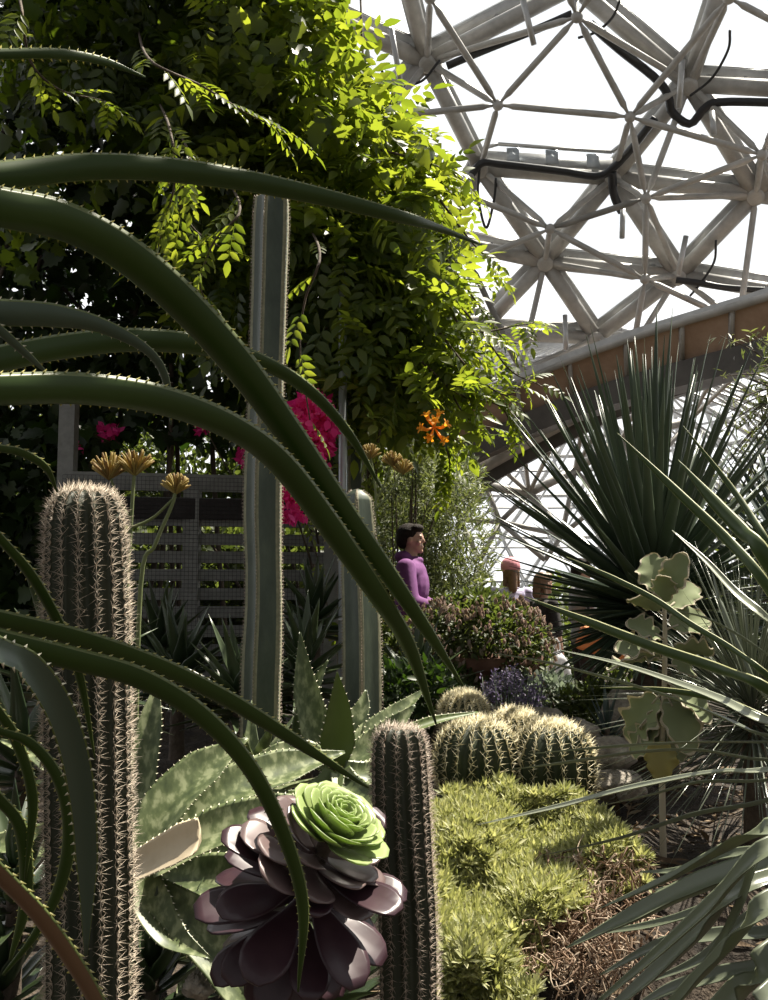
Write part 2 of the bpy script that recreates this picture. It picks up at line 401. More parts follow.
def ground():
    mb = MB()
    u = np.linspace(-1, 1, 181); xs = 5 * u + 40 * u ** 5
    v = np.linspace(0, 1, 381); ys = -12 + 20 * v + 60 * v ** 6 + 4 * np.sin(v * math.pi) * .0
    X, Y = np.meshgrid(xs, ys); Z = gz(X, Y)
    Z += np.where((Y > 1) & (Y < 6.4), rng.normal(0, .006, X.shape), 0)
    n = len(xs); f = []
    for i in range(len(ys) - 1):
        for j in range(n - 1): f.append((i * n + j, i * n + j + 1, (i + 1) * n + j + 1, (i + 1) * n + j))
    mb.add(np.stack([X, Y, Z], -1).reshape(-1, 3), f)
    o = mb.build('ground', M['soil']); tag(o, 'dark brown planting soil sloping through the glasshouse', 'ground', kind='structure')
ground()

# ------------------------------------------------------------------ dome roof (steel space frame with foil pillows)
SPH_C = np.array([2.0, 8.0, -4.0]); R_OUT, R_IN = 31.0, 28.9
def on_sphere(px, py, R):
    d = norm(ray(px, py)); oc = CAM - SPH_C
    b = np.dot(oc, d); c = np.dot(oc, oc) - R * R
    return CAM + d * (-b + math.sqrt(b * b - c))
roof = thing('ceiling', 'grey steel dome lattice of hexagons with clear foil pillows', 'roof', (2, 8, 0), kind='structure')
OUT = dict(A=(427, 62), B=(574, -14), C=(689, 84), D=(613, 178), E=(480, 168), F=(545, 262), G=(596, 338), H=(678, 276), I=(756, 195),
           a1=(330, 18), a2=(396, -60), a3=(360, 128), b1=(560, -110), c1=(728, -34), c2=(800, 90), f1=(440, 240), f2=(492, 318), h1=(830, 300),
           g1=(440, 330), i1=(830, 205), i2=(800, 130), d1=(835, 20), c3=(800, -70), g2=(455, 395), k1=(640, -120), l1=(235, 95), l2=(335, 205), l3=(250, 300), l4=(345, 385), l5=(130, 200), l6=(240, -40))
OE = 'A-B B-C C-D D-E E-A A-a1 A-a2 A-a3 C-c1 C-c2 E-F D-F F-f1 F-H D-H D-I H-I H-h1 H-G F-G F-f2 G-g1 C-I I-i1 I-c2 I-i2 c2-d1 c1-d1 B-b1 c1-c3 E-f1 B-k1 f2-g1 c1-k1 a3-l2 a1-l1 l1-l2 l2-f1 l2-l3 l3-l4 l4-g1 l1-l5 l5-l3 a1-l6 l6-l1 l6-a2 l2-l4'.split()
INN = dict(a=(498, 105), b=(577, 17), c=(630, 117), d=(646, 198), e=(550, 229), f=(645, 279), g=(762, 155), h=(739, 323), i=(633, 348),
           j=(520, 371), k=(387, 117), l=(430, -2), m=(548, -60), n=(618, -50), o=(729, -2), p=(470, 262), q=(800, 250), r=(455, 190), s=(820, 350), t=(700, -80), u=(810, 40))
IE = 'a-b a-c a-k a-l b-c b-m b-n c-o c-g c-d d-e d-g d-f e-f e-r e-p f-h f-i i-h i-j h-q p-j k-r g-q h-s j-p n-o o-u g-u l-m e-d'.split()
DE = 'a-A a-E b-B b-A b-C c-C c-D d-D d-H e-E e-D e-F f-H f-F g-I g-C h-I i-G i-H h-H j-G j-F k-A k-a3 d-I r-E p-f1 l-A o-C q-i1 g-c2 h-h1 i-h d-C u-c2 o-c1'.split()
PO = {k: on_sphere(*v, R_OUT) for k, v in OUT.items()}
PI_ = {k: on_sphere(*v, R_IN) for k, v in INN.items()}
seen = set()
for e in OE:
    a, b = e.split('-')
    if (a, b) in seen: continue
    seen.add((a, b)); p, q = PO[a], PO[b]; up = norm((p + q) / 2 - SPH_C)
    mb = MB(); tube(mb, [p, q], .25, 12); mb.build('steel_tube', M['steel'], roof)
    mb = MB(); T = norm(q - p)
    side = norm(np.cross(T, up))
    beam(mb, p + up * .80, q + up * .80, .60, .08, up, 0, -.15)
    beam(mb, p + up * .95 + side * .29, q + up * .95 + side * .29, .05, .24, up, 0, -.15)
    beam(mb, p + up * .95 - side * .29, q + up * .95 - side * .29, .05, .24, up, 0, -.15)
    L = np.linalg.norm(q - p); nb = max(3, int(L / 1.3))
    for i in range(nb):
        c = p + (q - p) * (i + .5) / nb; beam(mb, c + up * .15, c + up * .8, .22, .09, T, 0)
    mb.build('gutter_frame', M['alu'], roof)
for e in IE + DE:
    a, b = e.split('-')
    if a in PI_ and b in PI_: p, q = PI_[a], PI_[b]
    else: p, q = PI_[a], PO[b]
    mb = MB(); T = norm(q - p); s = .3
    tube(mb, [p + T * .12, p + T * .3, p + T * .45, q - T * .45, q - T * .3, q - T * .12], [.04, .055, .098, .098, .055, .04], 10)
    mb.build('bracing_strut', M['steel'], roof)
for k, p in PI_.items():
    mb = MB(); ellips(mb, p, (.17, .17, .17), 12, 8); mb.build('node_joint', M['steel'], roof)
for k, p in PO.items():
    mb = MB(); up = norm(p - SPH_C); tube(mb, [p - up * .34, p - up * .30, p + up * .3], [.16, .27, .27], 16); mb.build('node_joint', M['steel'], roof)
    if k in 'ACDEFGHIB':
        mb = MB(); tube(mb, [p + up * .5, p + up * 2.0], .03, 6); mb.build('mast', M['steel'], roof)
for poly in ('A B C D E', 'D F E', 'D H F', 'D H I', 'C D I', 'F G H', 'B C c1 k1', 'A a2 b1 B', 'C c2 d1 c1', 'A a3 a1', 'H I i1 h1'):
    p = np.array([PO[k] for k in poly.split()]); c = p.mean(0); up = norm(c - SPH_C)
    mb = MB(); rings = 6; V = [c + up * (1.0 + .7)]; n = len(p)
    sub = 4; edge = np.array([p[i] * (1 - t) + p[(i + 1) % n] * t for i in range(n) for t in np.arange(sub) / sub]); ne = len(edge)
    for r in range(1, rings + 1):
        s = r / rings
        for q in edge: V.append(c * (1 - s) + q * s + up * (1.0 + .7 * (1 - s * s)))
    f = [(0, 1 + j, 1 + (j + 1) % ne) for j in range(ne)]
    for r in range(rings - 1):
        for j in range(ne):
            f.append((1 + r * ne + j, 1 + (r + 1) * ne + j, 1 + (r + 1) * ne + (j + 1) % ne, 1 + r * ne + (j + 1) % ne))
    mb.add(np.array(V), f); mb.build('foil_pillow', M['foil'], roof)
# black air hoses slung along the tubes and dangling straps
def hose(pxs, r, R=R_IN + 1.4):
    mb = MB(); tube(mb, [on_sphere(x, y, R) for x, y in pxs], r, 8, smooth_n=30); mb.build('air_hose', M['black_pipe'], roof)
hose([(447, 66), (490, 48), (540, 28), (572, 14)], .12)
hose([(590, 24), (620, 50), (655, 78), (668, 95), (672, 112), (690, 124), (705, 108), (722, 102), (790, 103)], .13)
hose([(470, 176), (482, 163), (500, 164), (560, 171), (598, 176), (615, 166), (632, 148), (655, 118)], .13)
hose([(480, 165), (478, 195), (486, 228), (494, 200), (496, 178)], .045)
hose([(612, 172), (614, 195), (622, 212)], .14)
hose([(676, 280), (700, 283), (730, 288), (800, 292)], .11)
hose([(716, 240), (714, 262), (700, 284), (690, 296)], .04)
hose([(620, 0), (612, 18), (596, 32), (578, 38)], .04)
hose([(730, 30), (728, 50), (712, 78), (690, 96)], .04)
hose([(380, 68), (392, 84), (420, 82), (440, 60)], .04)
for (x0, y0), (x1, y1) in (((391, 28), (402, 92)), ((523, 0), (534, 45)), ((682, 60), (679, 108)), ((686, 236), (678, 275)), ((565, 315), (566, 350)), ((712, 112), (714, 134)), ((623, 208), (622, 238))):
    mb = MB(); tube(mb, [on_sphere(x0, y0, R_IN + .6), on_sphere(x1, y1, R_IN)], .085, 10); mb.build('light_tube', M['alu'], roof)
# bracket plates on the lower edge of the big cell
for x, y in ((513, 155), (552, 157), (593, 161)):
    p = on_sphere(x, y, R_OUT - .05); up = norm(p - SPH_C); mb = MB(); beam(mb, p - np.array([.2, 0, 0]), p + np.array([.2, 0, 0]), .06, .55, np.array([0, .3, 1]), 0); mb.build('bracket_plate', M['zinc'], roof)
mb = MB(); pts = [on_sphere(x, y, R_OUT + .2) for x, y in ((484, 148), (498, 144), (612, 152), (622, 144))]
for a, b in zip(pts[:-1], pts[1:]): beam(mb, a, b, .08, .10, (0, 0, 1), 0)
mb.build('gutter_frame', M['alu'], roof)
mb = MB(); pts = [on_sphere(x, y, R_OUT + .15) for x, y in ((484, 158), (612, 166))]
beam(mb, pts[0], pts[1], .05, .50, (0, 0, 1), 0)
mb.build('gutter_frame', M['alu'], roof)

# great arch where two domes meet
def arch_pt(px, py):
    d = 27 + (768 - px) * .022
    return P(px, py, d)
arch = thing('trim_1', 'broad arched steel beam with brown boarded underside', 'arch beam', P(600, 352, 30.7), kind='structure')
AC = [(900, 262), (830, 288), (768, 312), (700, 332), (620, 356), (540, 386), (470, 420), (410, 455), (350, 500), (300, 545)]
AP = catmull([arch_pt(*p) for p in AC], 40)
def sweep(mb, P_, offs, m=0):
    """closed section swept on P_; offs in (view-side, up) metres"""
    T = norm(np.gradient(P_, axis=0)); D = np.array([0, 1.0, 0]); U = norm(np.cross(T, D)); U = U * np.sign(U[:, 2:3]); k = len(offs)
    V = np.stack([P_ + a * D + b * U for a, b in offs], 1); f = []
    for i in range(len(P_) - 1):
        for j in range(k): f.append((i * k + j, (i + 1) * k + j, (i + 1) * k + (j + 1) % k, i * k + (j + 1) % k))
    mb.add(V.reshape(-1, 3), f, m)
mb = MB(); sweep(mb, AP, [(-.3, .62), (.5, .62), (.5, .44), (-.3, .44)]); mb.build('top_flange', M['alu'], arch, False)
mb = MB(); sweep(mb, AP, [(.0, .44), (.2, .44), (1.3, -.55), (1.1, -.55)]); mb.build('board_panel', M['ply'], arch, False)
mb = MB(); tube(mb, AP + np.array([0, -.2, .42]), .14, 8); mb.build('steel_tube', M['steel'], arch)
mb = MB(); sweep(mb, AP + np.array([0, 1.1, -.55]), [(-.2, .0), (1.6, .0), (1.6, -.75), (-.2, -.75)]); mb.build('lower_flange', M['steel_dark'], arch, False)
for t in range(2, 38, 3):
    p = AP[t]; mb = MB(); beam(mb, p + np.array([-.05, -.15, .45]), p + np.array([.25, .95, -.6]), .16, .12, (1, 0, .2)); mb.build('panel_rib', M['steel'], arch)
A2 = catmull([P(x, y, 33 + (768 - x) * .012) for x, y in [(860, 318), (768, 345), (700, 366), (640, 386), (590, 408), (540, 434), (490, 462), (440, 490), (380, 530)]], 40)
lower = thing('trim_2', 'lower curved steel tube with dark rail below the arch', 'arch tube', A2[20], kind='structure')
mb = MB(); tube(mb, A2, .28, 12); mb.build('steel_tube', M['steel'], lower)
mb = MB(); sweep(mb, A2 + np.array([0, .4, -.45]), [(-.2, .2), (.6, .2), (.6, -.3), (-.2, -.3)]); mb.build('dark_rail', M['steel_dark'], lower, False)
rr = random.Random(4)
for i in range(2, 38, 2):
    a = AP[min(39, i)] + np.array([0, 1.0, -.9]); b = A2[min(39, i + (1 if (i // 2) % 2 else -1))]
    mb = MB(); tube(mb, [a, b], .09, 8); mb.build('web_strut', M['steel'], lower)
NB = {k: P(x, y, 38) for k, (x, y) in dict(a=(529, 493), b=(486, 486), c=(575, 470), d=(622, 438), e=(500, 522), f=(562, 535), g=(604, 500), h=(460, 520), i=(640, 480), j=(690, 420), k=(545, 560), m=(480, 560)).items()}
for e in 'a-b a-c c-d a-e a-f c-g c-f e-h b-h e-m f-k d-i g-i d-j e-f b-e g-f i-j m-h k-e'.split():
    a, b = e.split('-'); mb = MB(); tube(mb, [NB[a], NB[b]], .17 if e in ('a-b', 'a-c', 'c-d', 'a-f', 'd-j') else .10, 8); mb.build('web_strut', M['steel'], lower)
for k, i in (('a', 26), ('a', 22), ('b', 28), ('b', 31), ('c', 20), ('c', 17), ('d', 14), ('d', 11), ('h', 33), ('j', 8), ('j', 5), ('a', 29)):
    mb = MB(); tube(mb, [NB[k], A2[i]], .085, 8); mb.build('web_strut', M['steel'], lower)
# far dome seen beyond the arch: smaller hexagon lattice
far = thing('ceiling_far', 'distant second dome lattice seen beneath the arch', 'roof', (8, 60, 0), kind='structure')
FC = np.array([12.0, 62.0, -8.0]); FR = 26.0
def far_pt(az, el): return FC + FR * np.array([math.sin(az) * math.cos(el), -math.cos(az) * math.cos(el) * -1, math.sin(el)])
def far_layer(R, r, step, m, name, seed):
    nodes = {}
    mb = MB()
    rows = 11
    for i in range(rows):
        for j in range(-9, 10):
            az = (j + .5 * (i % 2)) * step; el = .12 + i * step * .8
            nodes[i, j] = FC + R * np.array([math.sin(az) * math.cos(el), math.cos(az) * math.cos(el), math.sin(el)])
    k = 0
    for (i, j), p in nodes.items():
        o = 1 if i % 2 else 0
        for q in ((i, j + 1), (i + 1, j - 1 + o), (i + 1, j + o)):
            if q in nodes and ((i + 2 * j + seed) % 3 != 0 or name != 'far_tube'):
                mb2 = MB(); tube(mb2, [p, nodes[q]], r, 6, cap=False); k += 1
                mb.v += mb2.v; mb.f += [tuple(x + mb.n for x in f) for f in mb2.f]; mb.m += mb2.m; mb.n += mb2.n
    o = mb.build(name, M[m], far); tag(o, kind='stuff')
far_layer(FR, .17, .20, 'alu', 'lattice_tube', 0)
far_layer(FR - 1.6, .09, .20, 'alu', 'lattice_brace', 1)

# ------------------------------------------------------------------ fence with net
def fence():
    d = 5.6
    A = P(60, 640, d); B = P(338, 640, 5.9)
    t = thing('slat_fence', 'dark grey horizontal slat fence behind the tall cactus', 'fence', ((A[0] + B[0]) / 2, (A[1] + B[1]) / 2, float(gz(-1, 5.7))))
    dz = [1.5 + (600 - y) / 1000 * 5.7 for y in (450, 482, 503, 520, 539, 557, 575, 594, 612, 631, 650, 670, 690)]
    for i, z in enumerate(dz):
        mb = MB(); a = A.copy(); b = B.copy(); a[2] = z; b[2] = z
        if i == 0: continue
        hgt = .066 if i != 1 else .10
        beam(mb, a, b, .022, hgt, (0, 0, 1)); mb.build('slat', M['fence'], t, False)
    for x in (62, 190, 332):
        top = {62: 2.72, 190: 2.13, 332: 2.25}[x]
        p = P(x, 640, 5.75); mb = MB(); beam(mb, (p[0], p[1], float(gz(p[0], p[1])) - .1), (p[0], p[1], top), .09, .09, (0, 1, 0)); mb.build('post', M['fence'], t, False)
    mb = MB(); a = A.copy(); b = B.copy(); a[2] = b[2] = 2.02; beam(mb, a, b, .07, .12, (0, 0, 1)); mb.build('top_rail', M['dark_cloth'], t, False)
    mb = MB(); W = np.linalg.norm(B - A); T = norm(B - A); T[2] = 0
    for i in range(70):
        p = A + T * (W * i / 69) + np.array([0, -.04, 0]); tube(mb, [(p[0], p[1], 1.1), (p[0], p[1], 2.2)], .0011, 3, cap=False)
    for i in range(48):
        z = 1.1 + 1.1 * i / 47; a = A + np.array([0, -.04, 0]); b = B + np.array([0, -.04, 0]); tube(mb, [(a[0], a[1], z), (b[0], b[1], z)], .0011, 3, cap=False)
    mb.build('netting', M['net'], t)
fence()

# ------------------------------------------------------------------ climbing plants on the left
def in_poly(x, y, poly):
    c = np.zeros(len(x), bool); n = len(poly)
    for i in range(n):
        x1, y1 = poly[i]; x2, y2 = poly[(i + 1) % n]
        k = ((y1 > y) != (y2 > y)) & (x < (x2 - x1) * (y - y1) / (y2 - y1 + 1e-9) + x1); c ^= k
    return c
def sample_poly(poly, n):
    p = np.array(poly, float); lo, hi = p.min(0), p.max(0); X = []; 
    got = 0
    while got < n:
        q = rng.uniform(lo, hi, (n * 2, 2)); q = q[in_poly(q[:, 0], q[:, 1], poly)]; X.append(q); got += len(q)
    return np.concatenate(X)[:n]
def P_arr(q, d):
    a = (q[:, 0] - 384) / F; b = (500 - q[:, 1]) / F
    r = np.stack([a, CT - b * ST, ST + b * CT], 1)
    return CAM + r * (np.asarray(d) / r[:, 1])[:, None]

def hang_leaves(mb, pos, tmpl, size, m=0, up=1.0, spread=1.0, drop=.5):
    n = len(pos)
    T = rng.normal(size=(n, 3)) * spread; T[:, 2] -= drop
    N = rng.normal(size=(n, 3)) * .55 + np.array([.15, -.45, up])
    Mx = frames(T, N); mb.scatter(tmpl[0], tmpl[1], Mx, pos, m, scale=size)

MASS = [(-120, -160), (330, -160), (334, 0), (345, 60), (385, 105), (425, 140), (452, 190), (455, 250), (440, 300), (455, 350), (468, 392), (450, 420), (400, 430), (360, 440), (335, 500), (300, 470), (240, 455), (130, 430), (60, 440), (-120, 560)]
def climbers():
    base = P(120, 400, 7.2); base[2] = float(gz(base[0], base[1]))
    t = thing('ivy_climber', 'dense dark leafy climber filling the shaded upper left wall', 'climbing plant', base)
    mb = MB()
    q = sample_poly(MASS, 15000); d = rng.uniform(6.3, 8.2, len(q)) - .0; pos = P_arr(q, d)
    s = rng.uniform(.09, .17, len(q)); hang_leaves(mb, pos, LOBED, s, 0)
    q = sample_poly([(20, -40), (325, -40), (330, -460), (20, -460)], 5200); pos = P_arr(q, rng.uniform(4.7, 7.0, len(q))); hang_leaves(mb, pos, LOBED, rng.uniform(.09, .17, len(q)), 0)  # leaf canopy above the frame, added to keep sun off the left vines
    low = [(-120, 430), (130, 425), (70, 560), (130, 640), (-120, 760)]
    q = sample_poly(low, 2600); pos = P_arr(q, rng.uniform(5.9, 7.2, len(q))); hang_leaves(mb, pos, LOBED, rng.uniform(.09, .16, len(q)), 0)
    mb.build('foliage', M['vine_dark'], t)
    mb = MB()
    for i in range(16):
        x = rng.uniform(-60, 330); dd = rng.uniform(6.4, 7.4); p0 = P(x, 420, dd); p0[2] = float(gz(p0[0], p0[1])) ; pts = [p0]
        for k in range(5): pts.append(P(x + rng.normal(0, 40) + (k * 6), 420 - 110 * k, dd + rng.uniform(-.3, .3)))
        tube(mb, pts, [.02, .008], 6, smooth_n=24)
    mb.build('stem', M['bark'], t)
climbers()

def trumpet():
    base = P(352, 500, 5.8); base[2] = float(gz(base[0], base[1]))
    t = thing('trumpet_vine', 'sunlit yellow-green trumpet vine with orange flowers spilling beside the dome', 'climbing plant', base)
    mb = MB()
    # body of bright compound leaves, thick near the lit edge
    E1 = [(250, -60), (330, -60), (338, 20), (352, 75), (390, 112), (425, 145), (450, 190), (455, 245), (440, 285), (430, 330), (390, 350), (340, 300), (300, 240), (240, 190), (215, 130), (180, 60)]
    E2 = [(340, 250), (460, 270), (470, 350), (480, 392), (440, 422), (395, 430), (350, 425), (320, 330)]
    E3 = [(0, 20), (215, -60), (250, 130), (160, 110), (0, 80)]
    E4 = [(170, 180), (240, 200), (235, 330), (170, 300)]
    for E, n, d0, d1, s0, s1 in ((E1, 1150, 4.7, 6.2, .24, .38), (E2, 560, 4.7, 6.0, .22, .34), (E4, 40, 5.0, 5.6, .2, .3)):
        q = sample_poly(E, n); pos = P_arr(q, rng.uniform(d0, d1, n)); hang_leaves(mb, pos, COMPOUND, rng.uniform(s0, s1, n), 0, up=1.2, spread=.9, drop=.35)
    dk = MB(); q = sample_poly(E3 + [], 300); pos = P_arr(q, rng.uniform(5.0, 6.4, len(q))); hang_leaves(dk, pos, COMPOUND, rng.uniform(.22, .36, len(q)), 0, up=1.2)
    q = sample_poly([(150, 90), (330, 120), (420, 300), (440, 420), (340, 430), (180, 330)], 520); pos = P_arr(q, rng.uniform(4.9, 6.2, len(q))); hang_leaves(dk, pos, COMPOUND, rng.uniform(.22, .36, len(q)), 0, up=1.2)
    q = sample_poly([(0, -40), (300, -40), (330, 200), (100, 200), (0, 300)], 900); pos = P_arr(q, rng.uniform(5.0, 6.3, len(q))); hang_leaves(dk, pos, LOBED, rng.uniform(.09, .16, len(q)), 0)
    dk.build('shade_toned_foliage', M['vine_shade_tone'], t)  # darker copy of the vine leaves, shade put into the colour
    # big single leaves at the top
    q = sample_poly([(230, -60), (338, -60), (350, 50), (400, 110), (460, 170), (420, 220), (330, 160), (250, 90)], 420)
    pos = P_arr(q, rng.uniform(4.5, 5.4, len(q))); hang_leaves(mb, pos, LOBED, rng.uniform(.08, .13, len(q)), 0)
    st = MB()
    shoots = [[(440, 250), (475, 300), (500, 335), (520, 345)], [(430, 270), (480, 330), (510, 370), (540, 385)], [(430, 320), (470, 370), (505, 395), (530, 378)],
              [(420, 330), (450, 390), (470, 420), (500, 430)], [(380, 150), (420, 160), (455, 175), (478, 195)], [(440, 200), (470, 240), (490, 262), (500, 285)],
              [(400, 400), (425, 430), (450, 445), (470, 440)], [(420, 360), (460, 395), (498, 405), (512, 425)], [(310, 10), (340, 40), (365, 70), (395, 95)],
              [(440, 280), (465, 330), (520, 325), (535, 322)], [(330, 420), (340, 450), (345, 475), (338, 500)], [(380, 430), (375, 460), (370, 500), (365, 530)],
              [(425, 425), (445, 445), (450, 470), (446, 485)], [(20, 0), (30, 60), (60, 90), (100, 100), (115, 110)], [(150, 60), (200, 85), (250, 115), (285, 130)],
              [(240, 210), (215, 240), (200, 280), (205, 300)], [(170, 130), (175, 180), (165, 220), (155, 260)], [(190, 160), (180, 200), (195, 230), (225, 250)],
              [(320, 255), (305, 300), (300, 350), (310, 420)], [(300, 380), (312, 440), (300, 500), (318, 560), (330, 620)]]
    for k, s in enumerate(shoots):
        dd = rng.uniform(4.7, 5.3) if k < 13 else (5.2 if k == 19 else 3.9)
        pts = [P(x, y, dd + .1 * i) for i, (x, y) in enumerate(s)]
        if 13 <= k < 19: pts = [P(s[0][0] - 12, s[0][1] - 30, 5.4)] + pts
        pts = catmull(pts, 26); tube(st, pts, [.007, .003], 5)
        n = 11 if k < 18 else 5
        idx = np.linspace(4, 25, n).astype(int); pos = pts[idx]
        T = norm(np.gradient(pts, axis=0))[idx] + rng.normal(0, .6, (n, 3)) * np.array([1, .7, .8]) + np.array([0, 0, -.25])
        Mx = frames(T, np.array([0, -.5, 1]) + rng.normal(0, .3, (n, 3))); mb.scatter(*COMPOUND, Mx, pos, 0, scale=rng.uniform(.14, .21, n))
    mb.build('foliage', M['vine'], t); 
    p0 = base.copy()
    for i in range(7):
        p1 = P(310 + 12 * i, 420, 5.6); tube(st, [p0 + rng.normal(0, .06, 3) * [1, 1, 0], P(338 + 6 * i, 520, 5.7), p1, P(300 + 25 * i, 260, 5.5), P(260 + 20 * i, 80, 5.5)], [.018, .006], 6, smooth_n=26)
    st.build('stem', M['bark'], t)
    # orange trumpets
    for (x, y, dx, dz) in ((429, 421, -.4, .9), (437, 419, .3, .9), (441, 428, .8, .5), (432, 434, -.3, -.5), (440, 436, .5, -.6), (427, 430, -.9, .2), (434, 425, 0, .3)):
        mb = MB(); p = P(434, 427, 4.6); q = P(x, y, 4.55 + rng.uniform(-.03, .03)); D = norm(np.array([dx, -.6, dz]))
        tube(mb, [p, q, q + D * .030, q + D * .038], [.003, .007, .011, .016], 8, cap=False)
        for a in range(5):
            S = frames(D[None], np.array([[0, 1., .2]]))[0]; r = math.cos(a * TAU / 5) * S[:, 0] + math.sin(a * TAU / 5) * S[:, 2]
            Mx = frames((r + D * .3)[None], D[None]); mb.scatter(*LEAF, Mx, (q + D * .038 + r * .012)[None], 0, scale=np.array([[.035, .018, .02]]))
        mb.build('flower', M['orange'], t)
trumpet()

def bush(name, label, cat, centers, n, tmpl, size, mat, stemmat='bark', base=None, extra=None, drop=0.0, shell=.55, group=None, nst=14):
    """leafy shrub: centers = [(point, (rx,ry,rz))]"""
    c0 = np.mean([c for c, r in centers], 0)
    b = np.array([c0[0], c0[1], float(gz(c0[0], c0[1]))]) if base is None else np.asarray(base, float)
    t = thing(name, label, cat, b, group)
    mb = MB(); vol = np.array([np.prod(r) ** (2 / 3) for c, r in centers]); vol /= vol.sum()
    for (c, r), w in zip(centers, vol):
        k = int(n * w); dirs = rand_dirs(k); rad = rng.uniform(shell, 1.0, k)
        pos = np.asarray(c) + dirs * rad[:, None] * np.asarray(r)
        T = dirs * .7 + rng.normal(0, .6, (k, 3)) + np.array([0, 0, .35 - drop]); N = rng.normal(0, .6, (k, 3)) + np.array([0, -.3, 1])
        mb.scatter(*tmpl, frames(T, N), pos, 0, scale=rng.uniform(size[0], size[1], k))
    mb.build('foliage', M[mat], t)
    st = MB()
    for i in range(nst):
        c, r = centers[rng.integers(len(centers))]
        e = np.asarray(c) + rand_dirs(1)[0] * np.asarray(r) * .85
        mid = (b + e) / 2 + rng.normal(0, .06, 3); tube(st, [b, mid, e], [.014, .004], 5, smooth_n=10)
    st.build('stem', M[stemmat], t)
    return t

# olive bush and shrubs behind the woman
bush('olive_shrub', 'grey-green small-leaved olive shrub behind the woman in purple', 'shrub',
     [(P(400, 520, 8.6), (.55, .5, .6)), (P(447, 540, 8.6), (.47, .5, .55)), (P(430, 490, 8.8), (.5, .5, .5)), (P(385, 560, 8.8), (.5, .5, .7)), (P(452, 595, 8.6), (.40, .4, .6)), (P(400, 620, 9), (.7, .4, .7))], 15000, NARROW, (.05, .10), 'olive')
bush('feathery_shrub', 'light feathery shrub top below the orange trumpet flowers', 'shrub', [(P(390, 470, 8.0), (.34, .3, .26)), (P(445, 482, 8.0), (.34, .3, .22)), (P(365, 530, 7.9), (.16, .2, .5))], 2600, NARROW, (.05, .10), 'olive')
# background shrubs beyond the fence and path
for i, (x, y, d, r, lab) in enumerate([(40, 560, 9.5, 1.1, 'dark shrub in the gaps left of the slat fence'), (180, 590, 9.0, 1.0, 'mid green shrub seen through the slats of the fence'),
        (290, 590, 9.2, .9, 'green shrub behind the fence beside the second cactus'), (520, 655, 14, 1.0, 'low green shrub beyond the path behind the pink cap'),
        (60, 470, 11.5, 1.3, 'tall dark shrub filling the far left behind the climber'), (190, 480, 11.0, 1.2, 'tall shrub rising above the fence top'), (310, 500, 11.0, 1.1, 'tall shrub behind the magenta flowers'),
        (640, 660, 13, 1.5, 'dark green shrub beyond the people and yucca'), (760, 600, 12, 1.6, 'rounded shrub at the back right edge')]):
    bush('background_shrub', lab, 'shrub', [(P(x, y, d), (r, .6, r * .75)), (P(x + 40, y + 50, d), (r, .6, r * .75))], 4200, LEAF, (.09, .16), 'shrub', group=None, nst=8)
# far green line along the ground of the house
far_veg = MB(); n = 16000
xx = rng.uniform(-16, 22, n); yy = rng.uniform(16, 22, n); zz = .4 + rng.uniform(0, 1, n) * (1.2 + .5 * np.sin(xx * .8) + .35 * np.sin(xx * 2.1) - .03 * np.clip(xx, 0, 30))
pos = np.stack([xx, yy, zz], 1); far_veg.scatter(*LEAF, frames(rand_dirs(n), rng.normal(0, .5, (n, 3)) + [0, -.2, 1]), pos, 0, scale=rng.uniform(.2, .35, n))
tag(far_veg.build('distant_foliage', M['shrub']), 'distant bank of green planting at the far side of the dome', 'foliage', kind='stuff')

# bougainvillea
def bougainvillea():
    base = P(310, 500, 6.1); base[2] = float(gz(base[0], base[1]))
    t = thing('bougainvillea', 'magenta bougainvillea flowering behind the tall columnar cactus', 'climbing plant', base)
    mb = MB()
    for (x, y, rx, ry, n) in ((312, 425, 22, 34, 560), (298, 455, 18, 24, 300), (318, 455, 12, 30, 200), (290, 495, 28, 8, 260), (285, 515, 20, 4, 60), (250, 455, 14, 10, 60), (108, 432, 12, 6, 60), (205, 428, 8, 5, 30), (75, 445, 6, 4, 20)):
        a = rng.uniform(0, TAU, n); r = np.sqrt(rng.uniform(0, 1, n)); q = np.stack([x + rx * r * np.cos(a), y + ry * r * np.sin(a)], 1)
        pos = P_arr(q, rng.uniform(4.5, 4.8, n) if x > 280 else rng.uniform(5.95, 6.25, n)); mb.scatter(*LEAF, frames(rand_dirs(n), rng.normal(0, .5, (n, 3)) + [0, -1, .4]), pos, 0, scale=np.stack([rng.uniform(.05, .09, n), rng.uniform(.04, .06, n), np.full(n, .05)], 1))
    mb.build('bract', M['magenta'], t)
    st = MB()
    for x, y in ((312, 400), (300, 455), (290, 495), (250, 455), (108, 432), (205, 428), (325, 440)):
        tube(st, [base, (base + P(x, y, 6.2)) / 2 + np.array([.1, 0, .1]), P(x, y, 4.65 if x > 280 else 6.15)], [.015, .004], 5, smooth_n=12)
    st.build('stem', M['bark'], t)
bougainvillea()

